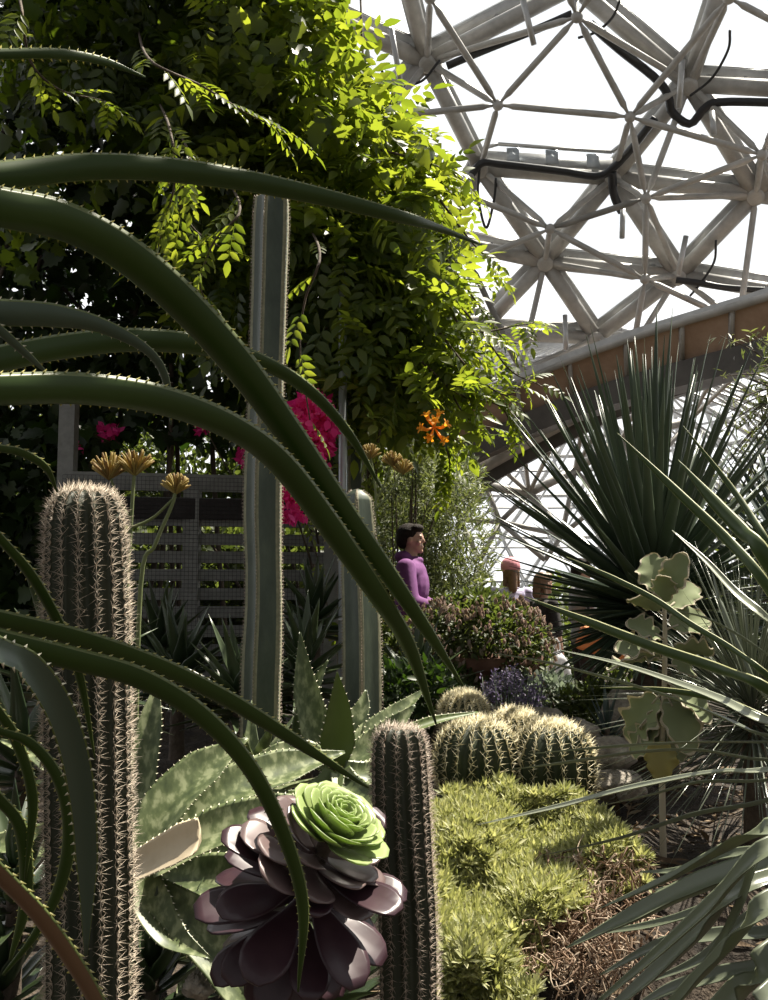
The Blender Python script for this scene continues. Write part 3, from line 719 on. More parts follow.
# ------------------------------------------------------------------ cacti
def cactus_body(mb, path, rad, ribs, depth, sharp=1.0, nz=60, per=8, m=0, rib_m=None):
    p = catmull(path, nz); t = np.linspace(0, 1, nz); R = np.interp(t, np.linspace(0, 1, len(rad)), rad)
    T = norm(np.gradient(p, axis=0)); S = norm(np.cross(T, np.array([0, 1.0, 0]))); U = np.cross(S, T)
    k = ribs * per; a = np.arange(k) * TAU / k
    prof = 1 - depth * np.abs(np.sin(ribs * a / 2)) ** sharp
    V = p[:, None] + (R[:, None] * prof[None])[:, :, None] * (np.cos(a)[None, :, None] * S[:, None] + np.sin(a)[None, :, None] * U[:, None])
    f = []; 
    for i in range(nz - 1):
        for j in range(k): f.append((i * k + j, i * k + (j + 1) % k, (i + 1) * k + (j + 1) % k, (i + 1) * k + j))
    base = len(f)
    mb.add(V.reshape(-1, 3), f, m)
    if rib_m is not None:
        for q in range(len(f)):
            j = q % k
            if j % per in (0, per - 1): mb.m[-base + q] = rib_m
    mb.add(np.vstack([V[-1], p[-1] + T[-1] * R[-1] * .2]), [(j, (j + 1) % k, k) for j in range(k)], m)
    return p, R, T, S, U
def rib_spines(mb, info, ribs, spacing, per, length, rad, off=0.98, m=0, spread=1.0, jitter=.0, droop=0):
    p, R, T, S, U = info
    L = np.concatenate([[0], np.cumsum(np.linalg.norm(np.diff(p, axis=0), axis=1) + np.abs(np.diff(R)) * 1.0)])
    s = np.arange(spacing * .5, L[-1], spacing)
    I = lambda A: np.stack([np.interp(s, L, A[:, c]) for c in range(3)], 1)
    pp, TT, SS, UU = I(p), I(T), I(S), I(U); RR = np.interp(s, L, R)
    slope = np.interp(s, L, np.gradient(R) / np.maximum(1e-6, np.linalg.norm(np.gradient(p, axis=0), axis=1)))
    for r in range(ribs):
        a = r * TAU / ribs; out = math.cos(a) * SS + math.sin(a) * UU; tang = -math.sin(a) * SS + math.cos(a) * UU
        nrm = norm(out - TT * slope[:, None]); al = np.cross(tang, nrm)
        pos = pp + out * (RR * off)[:, None]
        for k in range(per):
            th = TAU * k / per + rng.uniform(-.35, .35, len(s)); tilt = (rng.uniform(.5, 1.2, len(s)) if k else rng.uniform(0, .3, len(s))) * spread
            d = nrm * np.cos(tilt)[:, None] + (np.cos(th)[:, None] * tang + np.sin(th)[:, None] * al) * np.sin(tilt)[:, None]
            spikes(mb, pos, d, length * rng.uniform(.6, 1.15, len(s)), rad, m)

def spiny_column(name, label, path, rad, ribs, spacing, per, slen, mats, depth=.22, nz=90):
    b = np.array(path[0]); t = thing(name, label, 'cactus', b)
    mb = MB(); info = cactus_body(mb, path, rad, ribs, depth, .8, nz=nz, per=6); mb.build('cactus_body', M[mats[0]], t)
    mb = MB(); rib_spines(mb, info, ribs, spacing, per, slen, .00055 * (slen / .012) ** .5, m=0)
    p, R, T, S, U = info
    o = mb.build('spine', M[mats[1]], t); tag(o, kind='stuff')
    return t
def down(p):  # drop to the soil
    return np.array([p[0], p[1], float(gz(p[0], p[1])) - .03])
d = 1.75; p_bot = P(94, 1000, d)
spiny_column('columnar_cactus', 'tall ribbed grey-green cactus with pinkish crown standing in left foreground', [down(p_bot), P(90, 950, d), P(88, 800, d), P(87, 650, d), P(86, 570, d), P(85, 518, d), P(84, 497, d), P(84, 491, d)],
             [.068, .070, .071, .072, .072, .072, .071, .070, .068, .065, .059, .050, .036, .012], 15, .0145, 10, .022, ('cactus', 'spine'))
d = 1.9
spiny_column('columnar_cactus', 'shorter brown-spined cactus column beside the purple rosette plant', [down(P(410, 1000, d)), P(408, 950, d), P(403, 850, d), P(400, 780, d), P(399, 745, d), P(398, 731, d), P(398, 728, d)],
             [.048, .051, .053, .053, .054, .053, .052, .050, .046, .039, .028, .01], 13, .0135, 9, .018, ('cactus', 'spine_dark'))

def smooth_column(label, path, rad, ribs, phase=0.0, sp=.012):
    t = thing('columnar_cactus', label, 'cactus', np.array(path[0]))
    mb = MB(); info = cactus_body(mb, path, rad, ribs, .34, .75, nz=110, per=10, m=0, rib_m=1)
    mb.build('cactus_body', [M['cactus_blue'], M['rib_edge']], t)
    mb = MB(); rib_spines(mb, info, ribs, sp, 5, .010, .0008, off=1.0)
    tag(mb.build('spine', M['spine_dark'], t), kind='stuff')
d = 3.3
smooth_column('tallest blue-green columnar cactus with pale rib edges reaching into the vines', [down(P(262, 720, d)), P(262, 700, d), P(265, 600, d), P(264, 500, d), P(267, 400, d), P(270, 300, d), P(272, 230, d), P(273, 200, d), P(273, 194, d)],
              [.068, .070, .069, .070, .066, .064, .068, .068, .065, .062, .064, .064, .066, .066, .064, .062, .057, .03], 5)
d = 5.3
smooth_column('second tall cactus column half hidden by vines behind the toothed leaves', [down(P(352, 690, d)), P(352, 600, d), P(353, 500, d), P(353, 400, d), P(350, 310, d), P(348, 262, d), P(348, 255, d)],
              [.078, .075, .072, .068, .066, .065, .062, .03], 5)
d = 3.9
smooth_column('short pale-edged cactus stem rising beside the second column', [down(P(362, 700, d)), P(362, 650, d), P(360, 580, d), P(358, 530, d), P(357, 500, d), P(357, 490, d)], [.078, .075, .072, .066, .058, .02], 4)
t = thing('support_pole', 'thin galvanised pole standing against the cactus columns', 'pole', down(P(343, 690, 4.9)))
mb = MB(); tube(mb, [down(P(343, 690, 4.9)), P(343, 250, 4.9)], .022, 10); mb.build('pole', M['zinc'], t)
mb = MB(); 
for yy in (500, 560, 620): ellips(mb, P(343, yy, 4.9), (.028, .028, .012), 12, 6)
mb.build('clamp', M['alu'], t)

def barrel(label, c, r, h, ribs=18, squash=1.0, slen=.036, dens=.026, crown=900, group='golden barrel cacti'):
    c = np.asarray(c, float); t = thing('barrel_cactus', label, 'cactus', c - [0, 0, h * .5], group)
    mb = MB(); ts = np.linspace(0, 1, 40); ph = np.arccos(np.clip(1 - 2 * ts * .98 - .01, -1, 1))[::-1]
    path = [c + np.array([0, 0, -h / 2 * math.cos(a)]) for a in np.linspace(.45, math.pi - .02, 40)]
    rad = [r * math.sin(a) ** .75 for a in np.linspace(.45, math.pi - .02, 40)]
    p = np.array(path); 
    info = cactus_body(mb, path, rad, ribs, .16, .7, nz=40, per=6); mb.build('cactus_body', M['barrel'], t)
    mb = MB(); rib_spines(mb, info, ribs, dens, 6, slen, .0017, off=.99, spread=1.1)
    n = crown; a = rng.uniform(0, TAU, n); q = np.sqrt(rng.uniform(0, 1, n)) * r * .5
    pos = np.stack([c[0] + q * np.cos(a), c[1] + q * np.sin(a), c[2] + h / 2 * np.sqrt(np.clip(1 - (q / r) ** 2, 0, 1))], 1)
    dd = np.stack([np.cos(a) * q / r * 1.8, np.sin(a) * q / r * 1.8, np.ones(n)], 1) + rng.normal(0, .35, (n, 3)); spikes(mb, pos - [0, 0, .01], dd, rng.uniform(.5, 1.1, n) * slen, .0010)
    tag(mb.build('spine', M['spine_gold'], t), kind='stuff')
barrel('small pale fluffy barrel cactus perched behind the larger pair', P(464, 716, 3.95), .092, .17, 20, slen=.034, dens=.011, crown=1500)
barrel('left large barrel cactus above the stonecrop, dark ribs and gold spines', P(478, 764, 3.5), .150, .29, 19)
barrel('middle barrel cactus whose woolly pale crown pokes up', P(515, 755, 3.62), .118, .30, 20, slen=.036, dens=.014, crown=1500)
barrel('right large barrel cactus with arching gold spines beside the rocks', P(552, 768, 3.5), .150, .30, 19)

# ------------------------------------------------------------------ the long toothed leaves arching from the left
def long_leaves():
    c = np.array([-.98, .95, 1.18]); base = np.array([-.98, .95, float(gz(-.98, .95))])
    t = thing('toothed_aloe', 'long arching toothed green leaves sweeping in from the left edge', 'aloe', base)
    mb = MB(); tube(mb, [base - [0, 0, .05], base + [.02, 0, .5], c - [0, 0, .1], c + [0, 0, .05]], [.07, .055, .05, .03], 14, smooth_n=20); mb.build('stem', M['bark'], t)
    Ls = [  # pixel path from the left edge, widths px, start depth, end depth, material, teeth
        ([(-10, 54), (60, 54), (105, 62), (145, 77)], [11, 11, 9, 2], .95, 1.1, 'aloe_long'),
        ([(-10, 177), (100, 167), (200, 174), (300, 192), (400, 217), (440, 229), (482, 245)], [30, 28, 25, 20, 14, 8, 2], .95, 1.45, 'aloe_long'),
        ([(-10, 207), (60, 222), (120, 252), (180, 302), (240, 368), (290, 436), (340, 508), (390, 578), (430, 636), (463, 686)], [46, 46, 44, 42, 38, 32, 26, 20, 13, 2], .85, 1.35, 'aloe_long'),
        ([(-10, 313), (50, 316), (100, 326), (145, 349), (165, 378), (171, 425)], [30, 27, 18, 11, 9, 2], 1.0, 1.15, 'aloe_grey'),
        ([(-10, 362), (60, 348), (130, 341), (200, 346), (260, 362), (310, 392), (350, 436), (381, 488)], [30, 28, 27, 24, 18, 14, 10, 2], 1.05, 1.5, 'aloe_long'),
        ([(-10, 392), (80, 391), (160, 402), (230, 428), (280, 464), (330, 528), (380, 600), (410, 650), (436, 724)], [42, 41, 38, 34, 31, 28, 22, 16, 2], .8, 1.4, 'aloe_long'),
        ([(-10, 322), (10, 340), (30, 358), (48, 374)], [13, 12, 9, 2], .98, 1.05, 'aloe_grey'),
        ([(-10, 447), (20, 453), (45, 468), (57, 492)], [12, 13, 10, 2], .95, 1.05, 'aloe_long'),
        ([(-10, 528), (30, 575), (60, 628), (80, 680), (95, 760)], [12, 14, 13, 10, 1.5], 1.0, 1.2, 'aloe_long'),
        ([(-10, 618), (80, 640), (160, 668), (230, 702), (300, 745), (368, 788)], [26, 26, 25, 22, 16, 3], 1.0, 1.35, 'aloe_long'),
        ([(-10, 640), (70, 660), (140, 680), (200, 716), (250, 770), (285, 840), (303, 910), (298, 992)], [32, 32, 29, 25, 20, 16, 12, 2], .9, 1.2, 'aloe_long'),
        ([(-10, 646), (30, 668), (62, 715), (80, 780), (87, 860), (86, 956)], [29, 29, 28, 27, 22, 3], .75, .95, 'aloe_grey'),
        ([(-10, 728), (30, 744), (58, 780), (69, 830), (60, 885), (35, 935), (3, 975)], [10, 14, 15, 15, 12, 8, 3], 1.0, 1.1, 'aloe_long'),
        ([(-10, 866), (40, 918), (80, 975), (110, 1030)], [24, 23, 22, 18], .7, .85, 'aloe_red'),
        ([(-10, 700), (15, 740), (32, 800), (25, 880)], [12, 14, 12, 2], 1.2, 1.3, 'aloe_long'),
        ([(-10, 790), (20, 830), (25, 900), (10, 960)], [16, 16, 14, 3], 1.25, 1.35, 'aloe_long'),
    ]
    for k, (pp, w, d0, d1, mt) in enumerate(Ls):
        n = len(pp); ds = [d0 + (d1 - d0) * (i / (n - 1)) for i in range(n)]
        pts = [P(x, y, q) for (x, y), q in zip(pp, ds)]; ww = [a * q / 1000 for a, q in zip(w, ds)]
        s = pts[0]; back = norm(s - pts[1]); h1 = s + back * .13; h2 = h1 + norm(back * .6 + norm(c - h1) * .6) * .13
        pts = [c + (h2 - c) * .08, (c + h2) / 2 + back * .02, h2, h1] + pts; ww = [ww[0] * 1.5, ww[0] * 1.3, ww[0] * 1.1, ww[0] * 1.02] + ww
        mb = MB(); blade(mb, pts, ww, N=(.12, .85, .5) if k != 11 else (.1, -.8, .4), n=64, teeth=(.011, .0036), thick=.15, chan=.2, em=2)
        mb.build('leaf', [M[mt], M['tooth'] if mt != 'aloe_grey' else M['tooth_pale'], M['aloe_margin']], t)
long_leaves()

# ------------------------------------------------------------------ spotted aloes in the shade and sun
def px_plant(name, label, cat, base, Ls, teeth=(.016, .004), N=(0, -.7, .7), tm='tooth_pale', part='leaf'):
    t = thing(name, label, cat, base)
    for pp, w, d0, d1, mt in Ls:
        n = len(pp); ds = [d0 + (d1 - d0) * (i / (n - 1)) for i in range(n)]
        pts = [P(x, y, q) for (x, y), q in zip(pp, ds)]; ww = [a * q / 1000 for a, q in zip(w, ds)]
        mb = MB(); blade(mb, pts, ww, N=N, n=30, teeth=teeth, thick=.13, chan=.22); mb.build(part, [M[mt], M[tm]], t)
    return t
S_ = 'aloe_spot'
b = P(135, 870, 2.35); b[2] = gz(b[0], b[1])
al = px_plant('spotted_aloe', 'big spotted aloe with broad pale leaves behind the left cactus', 'aloe', b, [
    ([(140, 868), (165, 808), (205, 768), (248, 738)], [30, 48, 44, 3], 2.3, 2.5, S_),
    ([(136, 860), (140, 790), (150, 725), (158, 680)], [28, 32, 26, 2], 2.35, 2.5, S_),
    ([(150, 868), (215, 830), (280, 812), (330, 800)], [30, 46, 40, 3], 2.2, 2.3, S_),
    ([(150, 860), (220, 795), (285, 768), (345, 752)], [30, 48, 42, 3], 2.45, 2.7, S_),
    ([(142, 872), (152, 905), (172, 936), (210, 958)], [30, 38, 30, 2], 2.2, 2.1, S_),
    ([(138, 866), (90, 850), (40, 842), (-30, 846)], [30, 36, 38, 12], 2.35, 2.3, S_),
    ([(150, 880), (215, 880), (290, 905), (340, 950)], [30, 54, 50, 4], 2.3, 2.2, S_),
    ([(150, 890), (200, 930), (240, 980), (260, 1030)], [30, 54, 50, 20], 2.2, 2.1, S_),
    ([(140, 890), (120, 930), (70, 980), (30, 1010)], [30, 46, 40, 6], 2.3, 2.2, S_),
    ([(140, 880), (180, 830), (220, 800), (240, 745)], [30, 40, 28, 2], 2.5, 2.7, S_),
    ([(145, 875), (190, 862), (250, 850), (300, 856)], [30, 44, 34, 3], 2.35, 2.35, S_),
    ([(140, 870), (90, 800), (50, 760), (0, 740)], [30, 34, 28, 3], 2.45, 2.6, S_),
    ([(140, 870), (100, 780), (60, 700), (40, 650)], [30, 34, 24, 3], 2.5, 2.7, S_)])
pts = [P(112, 880, 2.18), P(150, 860, 2.15), P(178, 846, 2.12), P(197, 838, 2.1)]
mb = MB(); blade(mb, pts, [.06, .085, .10, .088], N=(-.1, -.7, .7), n=16, thick=.08, chan=.16, teeth=(.016, .004)); o = mb.build('dry_leaf', [M['pale_leaf'], M['tooth_pale']], al); tag(o, 'bleached tan leaf with a cut blunt end')
b = P(335, 765, 2.9); b[2] = gz(b[0], b[1])
px_plant('spiky_aloe', 'upright spiky green aloe rosette above the purple rosette plant', 'aloe', b, [
    ([(335, 765), (338, 740), (339, 705), (337, 672)], [22, 36, 22, 1.5], 2.8, 2.75, 'aloe_green'),
    ([(328, 765), (318, 735), (306, 690), (300, 632)], [20, 34, 26, 1.5], 2.9, 2.95, S_),
    ([(325, 765), (305, 745), (310, 700), (328, 660)], [20, 30, 20, 1.5], 2.95, 3.0, S_),
    ([(345, 765), (370, 735), (398, 712), (426, 688)], [18, 28, 20, 1.5], 2.9, 3.1, S_),
    ([(345, 765), (372, 745), (395, 725), (415, 705)], [18, 30, 22, 2], 2.8, 2.9, S_),
    ([(345, 768), (385, 742), (430, 722), (478, 712)], [10, 12, 12, 2], 2.8, 3.0, 'aloe_green'),
    ([(330, 768), (310, 755), (280, 752), (245, 764)], [20, 30, 20, 2], 2.8, 2.7, S_),
    ([(335, 770), (325, 790), (300, 800), (270, 790)], [20, 34, 24, 2], 2.75, 2.6, 'aloe_green'),
    ([(345, 770), (370, 775), (395, 765), (420, 750)], [20, 30, 22, 2], 2.75, 2.8, S_),
    ([(340, 770), (350, 790), (370, 800), (385, 815)], [20, 34, 24, 2], 2.75, 2.6, S_),
    ([(345, 765), (352, 730), (362, 708), (366, 690)], [20, 26, 16, 2], 2.95, 3.05, S_)], teeth=(.02, .005))
def sword_rosette(name, label, cat, c, n, L, W, mat, elev=(-.1, 1.4), trunk=None, droop=.25, wmax=None, part='foliage', az=None, teeth=None, thick=.12, lenf=None, bs=None, tm=None):
    c = np.asarray(c, float); g = float(gz(c[0], c[1])) if bs is None else bs
    t = thing(name, label, cat, (c[0], c[1], g))
    mb = MB()
    for i in range(n):
        e = elev[0] + (elev[1] - elev[0]) * ((i + .5) / n); a = i * 2.39996 + rng.uniform(-.15, .15)
        if az is not None: a = rng.uniform(*az)
        e += rng.normal(0, .06); D = np.array([math.cos(a) * math.cos(e), math.sin(a) * math.cos(e), math.sin(e)])
        l = L * rng.uniform(.85, 1.1) * (lenf(e, a) if lenf else 1)
        hz = np.array([math.cos(a), math.sin(a), 0]); s = c + np.array([0, 0, (i / n - .5) * .12 * (1 if trunk else .3)]) + D * .02
        m1 = s + D * l * .5 - np.array([0, 0, droop * .12 * l]); e1 = s + D * l + hz * droop * .1 * l - np.array([0, 0, droop * .5 * l * math.cos(e) ** 1])
        Nn = norm(np.cross(np.cross(D, [0, 0, 1.0]) + 1e-6, D)) + rng.normal(0, .15, 3)
        blade(mb, [s, s + (m1 - s) * .4, m1, e1], [W * .6, W * .9, W, W * .55, W * .04], N=Nn, n=9, thick=thick, chan=.2, teeth=teeth)
    mb.build(part, [M[mat], M[tm or 'tooth_pale']], t)
    if trunk:
        mb = MB(); tube(mb, [(c[0], c[1], g - .05), (c[0], c[1], c[2] * .5 + g * .5), (c[0], c[1], c[2] + .05)], [trunk * 1.2, trunk, trunk * .9], 12, smooth_n=14); mb.build('trunk', M['bark'], t)
    return t
for x, y, dd, n, mt, L, W, lab in ((22, 770, 2.8, 26, 'strap', .34, .05, 'dark strappy plant in the shade left of the left cactus'), (15, 900, 2.3, 24, 'strap', .28, .045, 'dark strappy plant low in the bottom left corner'), (200, 940, 2.45, 22, S_, .24, .05, 'low spotted aloe rosette at the bottom behind the purple plant'), (60, 690, 3.4, 30, 'strap', .40, .05, 'tall dark strappy plant behind the left cactus'), (250, 800, 3.0, 20, S_, .26, .06, 'pale spotted aloe rosette between the two tall cacti bases'),
                                (150, 1000, 2.25, 24, 'strap', .24, .05, 'dark rosette in the bottom gap between left cactus and purple plant'), (0, 1010, 2.3, 24, 'strap', .26, .05, 'dark strappy leaves at the very bottom left edge'),
                                (330, 1010, 2.3, 20, 'strap', .25, .05, 'dark leaves beneath the purple rosette plant')):
    sword_rosette('shade_aloe', lab, 'succulent', P(x, y, dd), n, L, W, mt, elev=(-.1, 1.2), droop=.4, trunk=.02)
rs = [(178, 668, 4.3, 'strap-leaved succulent rosette at the foot of the slat fence'), (238, 690, 4.0, 'dark strappy succulent partly behind the tallest cactus'), (305, 665, 4.2, 'glossy strap-leaved rosette between the two tall cacti'), (315, 610, 5.0, 'higher strap-leaved rosette against the fence end'), (415, 680, 4.6, 'dark strap-leaved rosette below the woman in purple'), (160, 640, 5.0, 'narrow-leaved rosette under the fence behind the flower stalks')]
for x, y, dd, lab in rs:
    sword_rosette('strap_succulent', lab, 'succulent', P(x, y + 12, dd), 34, .30, .062, 'strap', elev=(-.2, 1.35), droop=.2, trunk=.03)

# ------------------------------------------------------------------ flower stalks beside left cactus
def flower_stalk(label, pts, head, r, hm='yellow_fl', branches=()):
    t = thing('flower_stalk', label, 'flower', down(pts[0]))
    mb = MB(); near = min(head, key=lambda q: np.linalg.norm(q - pts[-1])); tube(mb, [down(pts[0])] + list(pts) + [near], [.008, .006, .005], 6, smooth_n=24)
    for a, b in branches: tube(mb, [a, (a + b) / 2 + np.array([0, 0, -.015]), b], [.005, .004], 6, smooth_n=10)
    mb.build('stalk', M['stem_green'], t)
    for h in head:
        mb = MB(); n = 46; u = rng.uniform(0, 1, n); a = rng.uniform(0, TAU, n); e = np.arccos(1 - u * .85)
        dd = np.stack([np.sin(e) * np.cos(a), np.sin(e) * np.sin(a), np.cos(e)], 1)
        for q in dd: tube(mb, [h - [0, 0, r * .4], h + q * r * .5 - [0, 0, r * .15], h + q * r], [.0015, .0035, .005, .002], 5, smooth_n=6)
        mb.build('flower_head', M[hm], t)
d = 2.9
flower_stalk('brown-orange bell flower head on a tall stalk behind left cactus', [P(126, 600, d), P(130, 540, d), P(133, 490, d)], [P(135, 468, d), P(109, 472, d)], .060, branches=[(P(131, 520, d), P(109, 474, d))])
flower_stalk('yellow bell flower head on a slanting stalk right of the brown one', [P(140, 595, d), P(155, 545, d), P(172, 505, d)], [P(176, 488, d)], .046, branches=[(P(131, 528, d), P(174, 498, d))])
d = 4.2
flower_stalk('faded brownish flower heads near the middle above the woman', [P(372, 560, d), P(376, 500, d), P(372, 465, d)], [P(370, 455, d), P(392, 462, d), P(403, 470, d)], .05, branches=[(P(376, 500, d), P(392, 462, d)), (P(376, 510, d), P(403, 470, d))])

# ------------------------------------------------------------------ dark rosette plant (aeonium)
def spat_t(nu=6, nv=7, thick=.065, cup=.30):
    """thick spoon-shaped leaf, length 1 along y"""
    rows = np.linspace(0, 1, nv); V = []; f = []
    def hw(t): return .07 + .29 * math.sin(min(1, t / .72) * math.pi / 2) ** 1.8 if t < .72 else .36 * math.sqrt(max(0, 1 - ((t - .72) / .30) ** 2))
    k = 2 * nu
    for t in rows:
        w = hw(t)
        for j in range(k):
            a = TAU * j / k; x = w * math.cos(a); z = thick * .5 * math.sin(a) * (w / .36 * .7 + .3) + cup * x * x * 1.8 + .10 * t * t
            V.append((x, t, z))
    for i in range(nv - 1):
        for j in range(k): f.append((i * k + j, i * k + (j + 1) % k, (i + 1) * k + (j + 1) % k, (i + 1) * k + j))
    f.append(tuple(range(k))[::-1]); f.append(tuple((nv - 1) * k + j for j in range(k)))
    return np.array(V), f
SPAT = spat_t(5, 12)
def aeonium():
    c = P(328, 838, 1.62); base = down(P(300, 1000, 1.75))
    t = thing('tree_aeonium', 'large dark purple rosette plant with bright green centre', 'succulent', base)
    ax = norm(np.array([.50, -.30, .80])); fr = frames(np.array([[0, 1., 0]]) - ax * ax[1], ax[None])[0]; E1, E2 = fr[:, 0], fr[:, 1]
    def ring(n, start, R, Lr, elr, mat, name, off=0, jit=.08, wz=1.0, cc=None, every=None):
        mbs = []
        for i in range(n):
            u = i / max(1, n - 1); a = (start + i) * 2.39996; L = Lr[0] + (Lr[1] - Lr[0]) * u; el = elr[0] + (elr[1] - elr[0]) * u + rng.normal(0, jit)
            o = math.cos(a) * E1 + math.sin(a) * E2
            D = o * math.cos(el) + ax * math.sin(el); N = ax * math.cos(el) - o * math.sin(el)
            p = (cc if cc is not None else c) + ax * (off[0] + (off[1] - off[0]) * u) + o * .006
            Mx = frames(D[None], (N + rng.normal(0, jit, 3))[None]); mb = MB(); mb.scatter(*SPAT, Mx, p[None], 0, scale=np.array([[L * wz, L, L]]))
            mbs.append(mb)
        for mb in mbs: mb.build(name, M[mat], t)
    ring(56, 0, 0, (.031, .094), (1.35, .34), 'aeo_green', 'green_leaf', (.030, -.005), .05, 1.05)
    c2 = c - ax * .03
    ring(17, 46, 0, (.095, .125), (.35, -.05), 'aeo_mid', 'mauve_leaf', (0, -.03), .10, .95, c2)
    stem_dir = norm(P(285, 960, 1.75) - c)
    ax2 = -stem_dir; 
    # purple leaves down the stem
    nonlocal_ = []
    for i in range(34):
        u = i / 33; a = i * 2.39996 + .5; s = c2 + stem_dir * (.03 + .16 * u)
        S1 = frames(ax2[None], np.array([[0, -1., 0]]))[0]; o = math.cos(a) * S1[:, 0] + math.sin(a) * S1[:, 2]
        el = .15 - 1.25 * u + rng.normal(0, .12); D = o * math.cos(el) + ax2 * math.sin(el); N = ax2 * math.cos(el) - o * math.sin(el)
        L = rng.uniform(.13, .175)
        mb = MB(); mb.scatter(*SPAT, frames(D[None], N[None]), (s + o * .01)[None], 0, scale=np.array([[L * .64, L, L]])); mb.build('purple_leaf', M['aeo_dark'], t)
    mb = MB(); tube(mb, [base, P(292, 960, 1.74), c2 + stem_dir * .1, c], [.016, .014, .012], 10, smooth_n=20); mb.build('stem', M['bark'], t)
aeonium()

# ------------------------------------------------------------------ stonecrop mound
STAR = None
def star_t(n=14, L=1.0):
    V = []; f = []
    for i in range(n):
        a = i * 2.39996; e = .25 + 1.1 * (i / n); D = np.array([math.cos(a) * math.cos(e), math.sin(a) * math.cos(e), math.sin(e)])
        Mx = frames(D[None], np.array([[-D[0] * .3, -D[1] * .3, 1.0]]) + 1e-4)[0]; tv = NEEDLE[0] @ Mx.T * L * (.75 + .25 * math.cos(e)); o = len(V)
        V += list(tv); f += [tuple(k + o for k in q) for q in NEEDLE[1]]
    return np.array(V), f
STAR = star_t()
def mound():
    poly = [(428, 812), (450, 790), (500, 780), (530, 796), (575, 790), (600, 812), (650, 858), (645, 890), (590, 905), (545, 925), (535, 1000), (520, 1040), (425, 1040)]
    base = P(490, 880, 2.85); base[2] = gz(base[0], base[1])
    t = thing('stonecrop_mound', 'bright yellow-green mossy stonecrop mound in front of barrel cacti', 'ground cover', base)
    def dep(q): return np.interp(q[:, 1], [780, 850, 930, 1040], [3.35, 2.95, 2.55, 2.2]) + .0 * q[:, 0]
    q = sample_poly(poly, 3000); d0 = dep(q) - .10 * np.sin(q[:, 0] / 23.0) * np.cos(q[:, 1] / 19.0) + rng.uniform(-.05, .03, len(q))
    # thin out toward the lower right
    keep = rng.uniform(0, 1, len(q)) > np.clip((q[:, 0] - 500) / 220 + (q[:, 1] - 880) / 190, 0, .93) * (q[:, 1] > 850)
    q = q[keep]; d0 = d0[keep]; pos = P_arr(q, d0); n = len(q)
    up = norm(rng.normal(0, .35, (n, 3)) + np.array([.05, -.45, .9])); X = norm(np.cross(up, rand_dirs(n))); Mx = np.stack([X, np.cross(up, X), up], -1)
    mb = MB(); mb.scatter(*STAR, Mx, pos, 0, scale=rng.uniform(.026, .052, n)); mb.build('foliage', M['moss'], t)
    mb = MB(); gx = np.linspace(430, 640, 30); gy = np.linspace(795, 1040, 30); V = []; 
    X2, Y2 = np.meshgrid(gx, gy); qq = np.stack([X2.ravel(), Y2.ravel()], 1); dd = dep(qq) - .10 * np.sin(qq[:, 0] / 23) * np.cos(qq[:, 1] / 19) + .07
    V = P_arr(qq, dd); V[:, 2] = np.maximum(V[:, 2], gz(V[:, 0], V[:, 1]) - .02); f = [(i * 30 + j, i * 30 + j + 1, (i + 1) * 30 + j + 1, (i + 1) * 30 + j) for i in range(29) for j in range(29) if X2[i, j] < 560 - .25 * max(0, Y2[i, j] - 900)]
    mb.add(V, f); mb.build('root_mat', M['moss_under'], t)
    mb = MB()
    for i in range(480):
        x = rng.normal(595, 42); y = rng.uniform(850, 975); x -= (y - 880) * .30
        if x > 655 or x < 515: continue
        dd = np.interp(y, [850, 1000], [2.9, 2.35]) + rng.uniform(-.08, .05); p = P(x, y, dd); pts = [p]
        for k in range(4): pts.append(pts[-1] + rng.normal(0, .018, 3) + np.array([0, 0, -.008]))
        tube(mb, pts, [.0022, .001], 4, smooth_n=9, cap=False)
        m_ = 5; idx = rng.integers(0, len(pts), m_); mb.scatter(*NEEDLE, frames(rand_dirs(m_), rand_dirs(m_)), np.array(pts)[idx], 0, scale=rng.uniform(.012, .024, m_))
    for i in range(40):
        x = rng.uniform(530, 650); y = rng.uniform(850, 980); dd = np.interp(y, [850, 1000], [2.85, 2.3]); a = P(x, y, dd - .03); b_ = a + np.array([rng.normal(0, .06), rng.normal(0, .04), -rng.uniform(.02, .16)])
        tube(mb, [a, (a + b_) / 2 + rng.normal(0, .012, 3), b_], [.003, .0015], 4, smooth_n=8, cap=False)
    tag(mb.build('dry_stem', M['twig'], t), kind='stuff')
mound()

# ------------------------------------------------------------------ rocks
def rock(label, c, r, seed):
    rg = np.random.default_rng(seed); K = rg.normal(size=(7, 3)) * 2.2; ph = rg.uniform(0, TAU, 7); mb = MB()
    PL = norm(rg.normal(size=(9, 3))); off = rg.uniform(.72, .95, 9)
    def nz(v):
        s = 1 + .05 * sum(np.sin(v @ k + q) for k, q in zip(K, ph)) / 1.5
        for pl, o in zip(PL, off):
            dp = v @ pl; s = np.where(dp * s > o, o / np.maximum(dp, 1e-3), s)
        return s
    ellips(mb, (0, 0, 0), r, 36, 22, noise=nz)
    V = mb.v[0]; V += rg.normal(0, .0015, V.shape); c = np.asarray(c, float); mb.v[0] = V + c
    o = mb.build('rock', M['rock'], loc=c - [0, 0, r[2] * .6]); tag(o, label, 'rock', 'rocks beside the barrel cacti')
rock('pale rounded rock behind the right barrel cactus', P(545, 722, 4.1), (.085, .08, .06), 1)
rock('flat sunlit rock top just right of the barrel cacti', P(572, 735, 3.95), (.12, .10, .06), 2)
rock('square grey rock under the long thin blades', P(608, 757, 3.9), (.11, .10, .075), 3)
rock('lower brown rock at the soil edge right of the cacti', P(612, 785, 3.75), (.13, .11, .06), 4)
rock('big pale rock behind the felt-leaved plant', P(632, 720, 4.3), (.13, .10, .14), 5)
rock('small pale rock sitting by the lavender', P(520, 716, 4.4), (.07, .07, .05), 6)
rock('half-buried stone between aloe and purple rosette', P(200, 985, 2.15), (.04, .04, .025), 9)
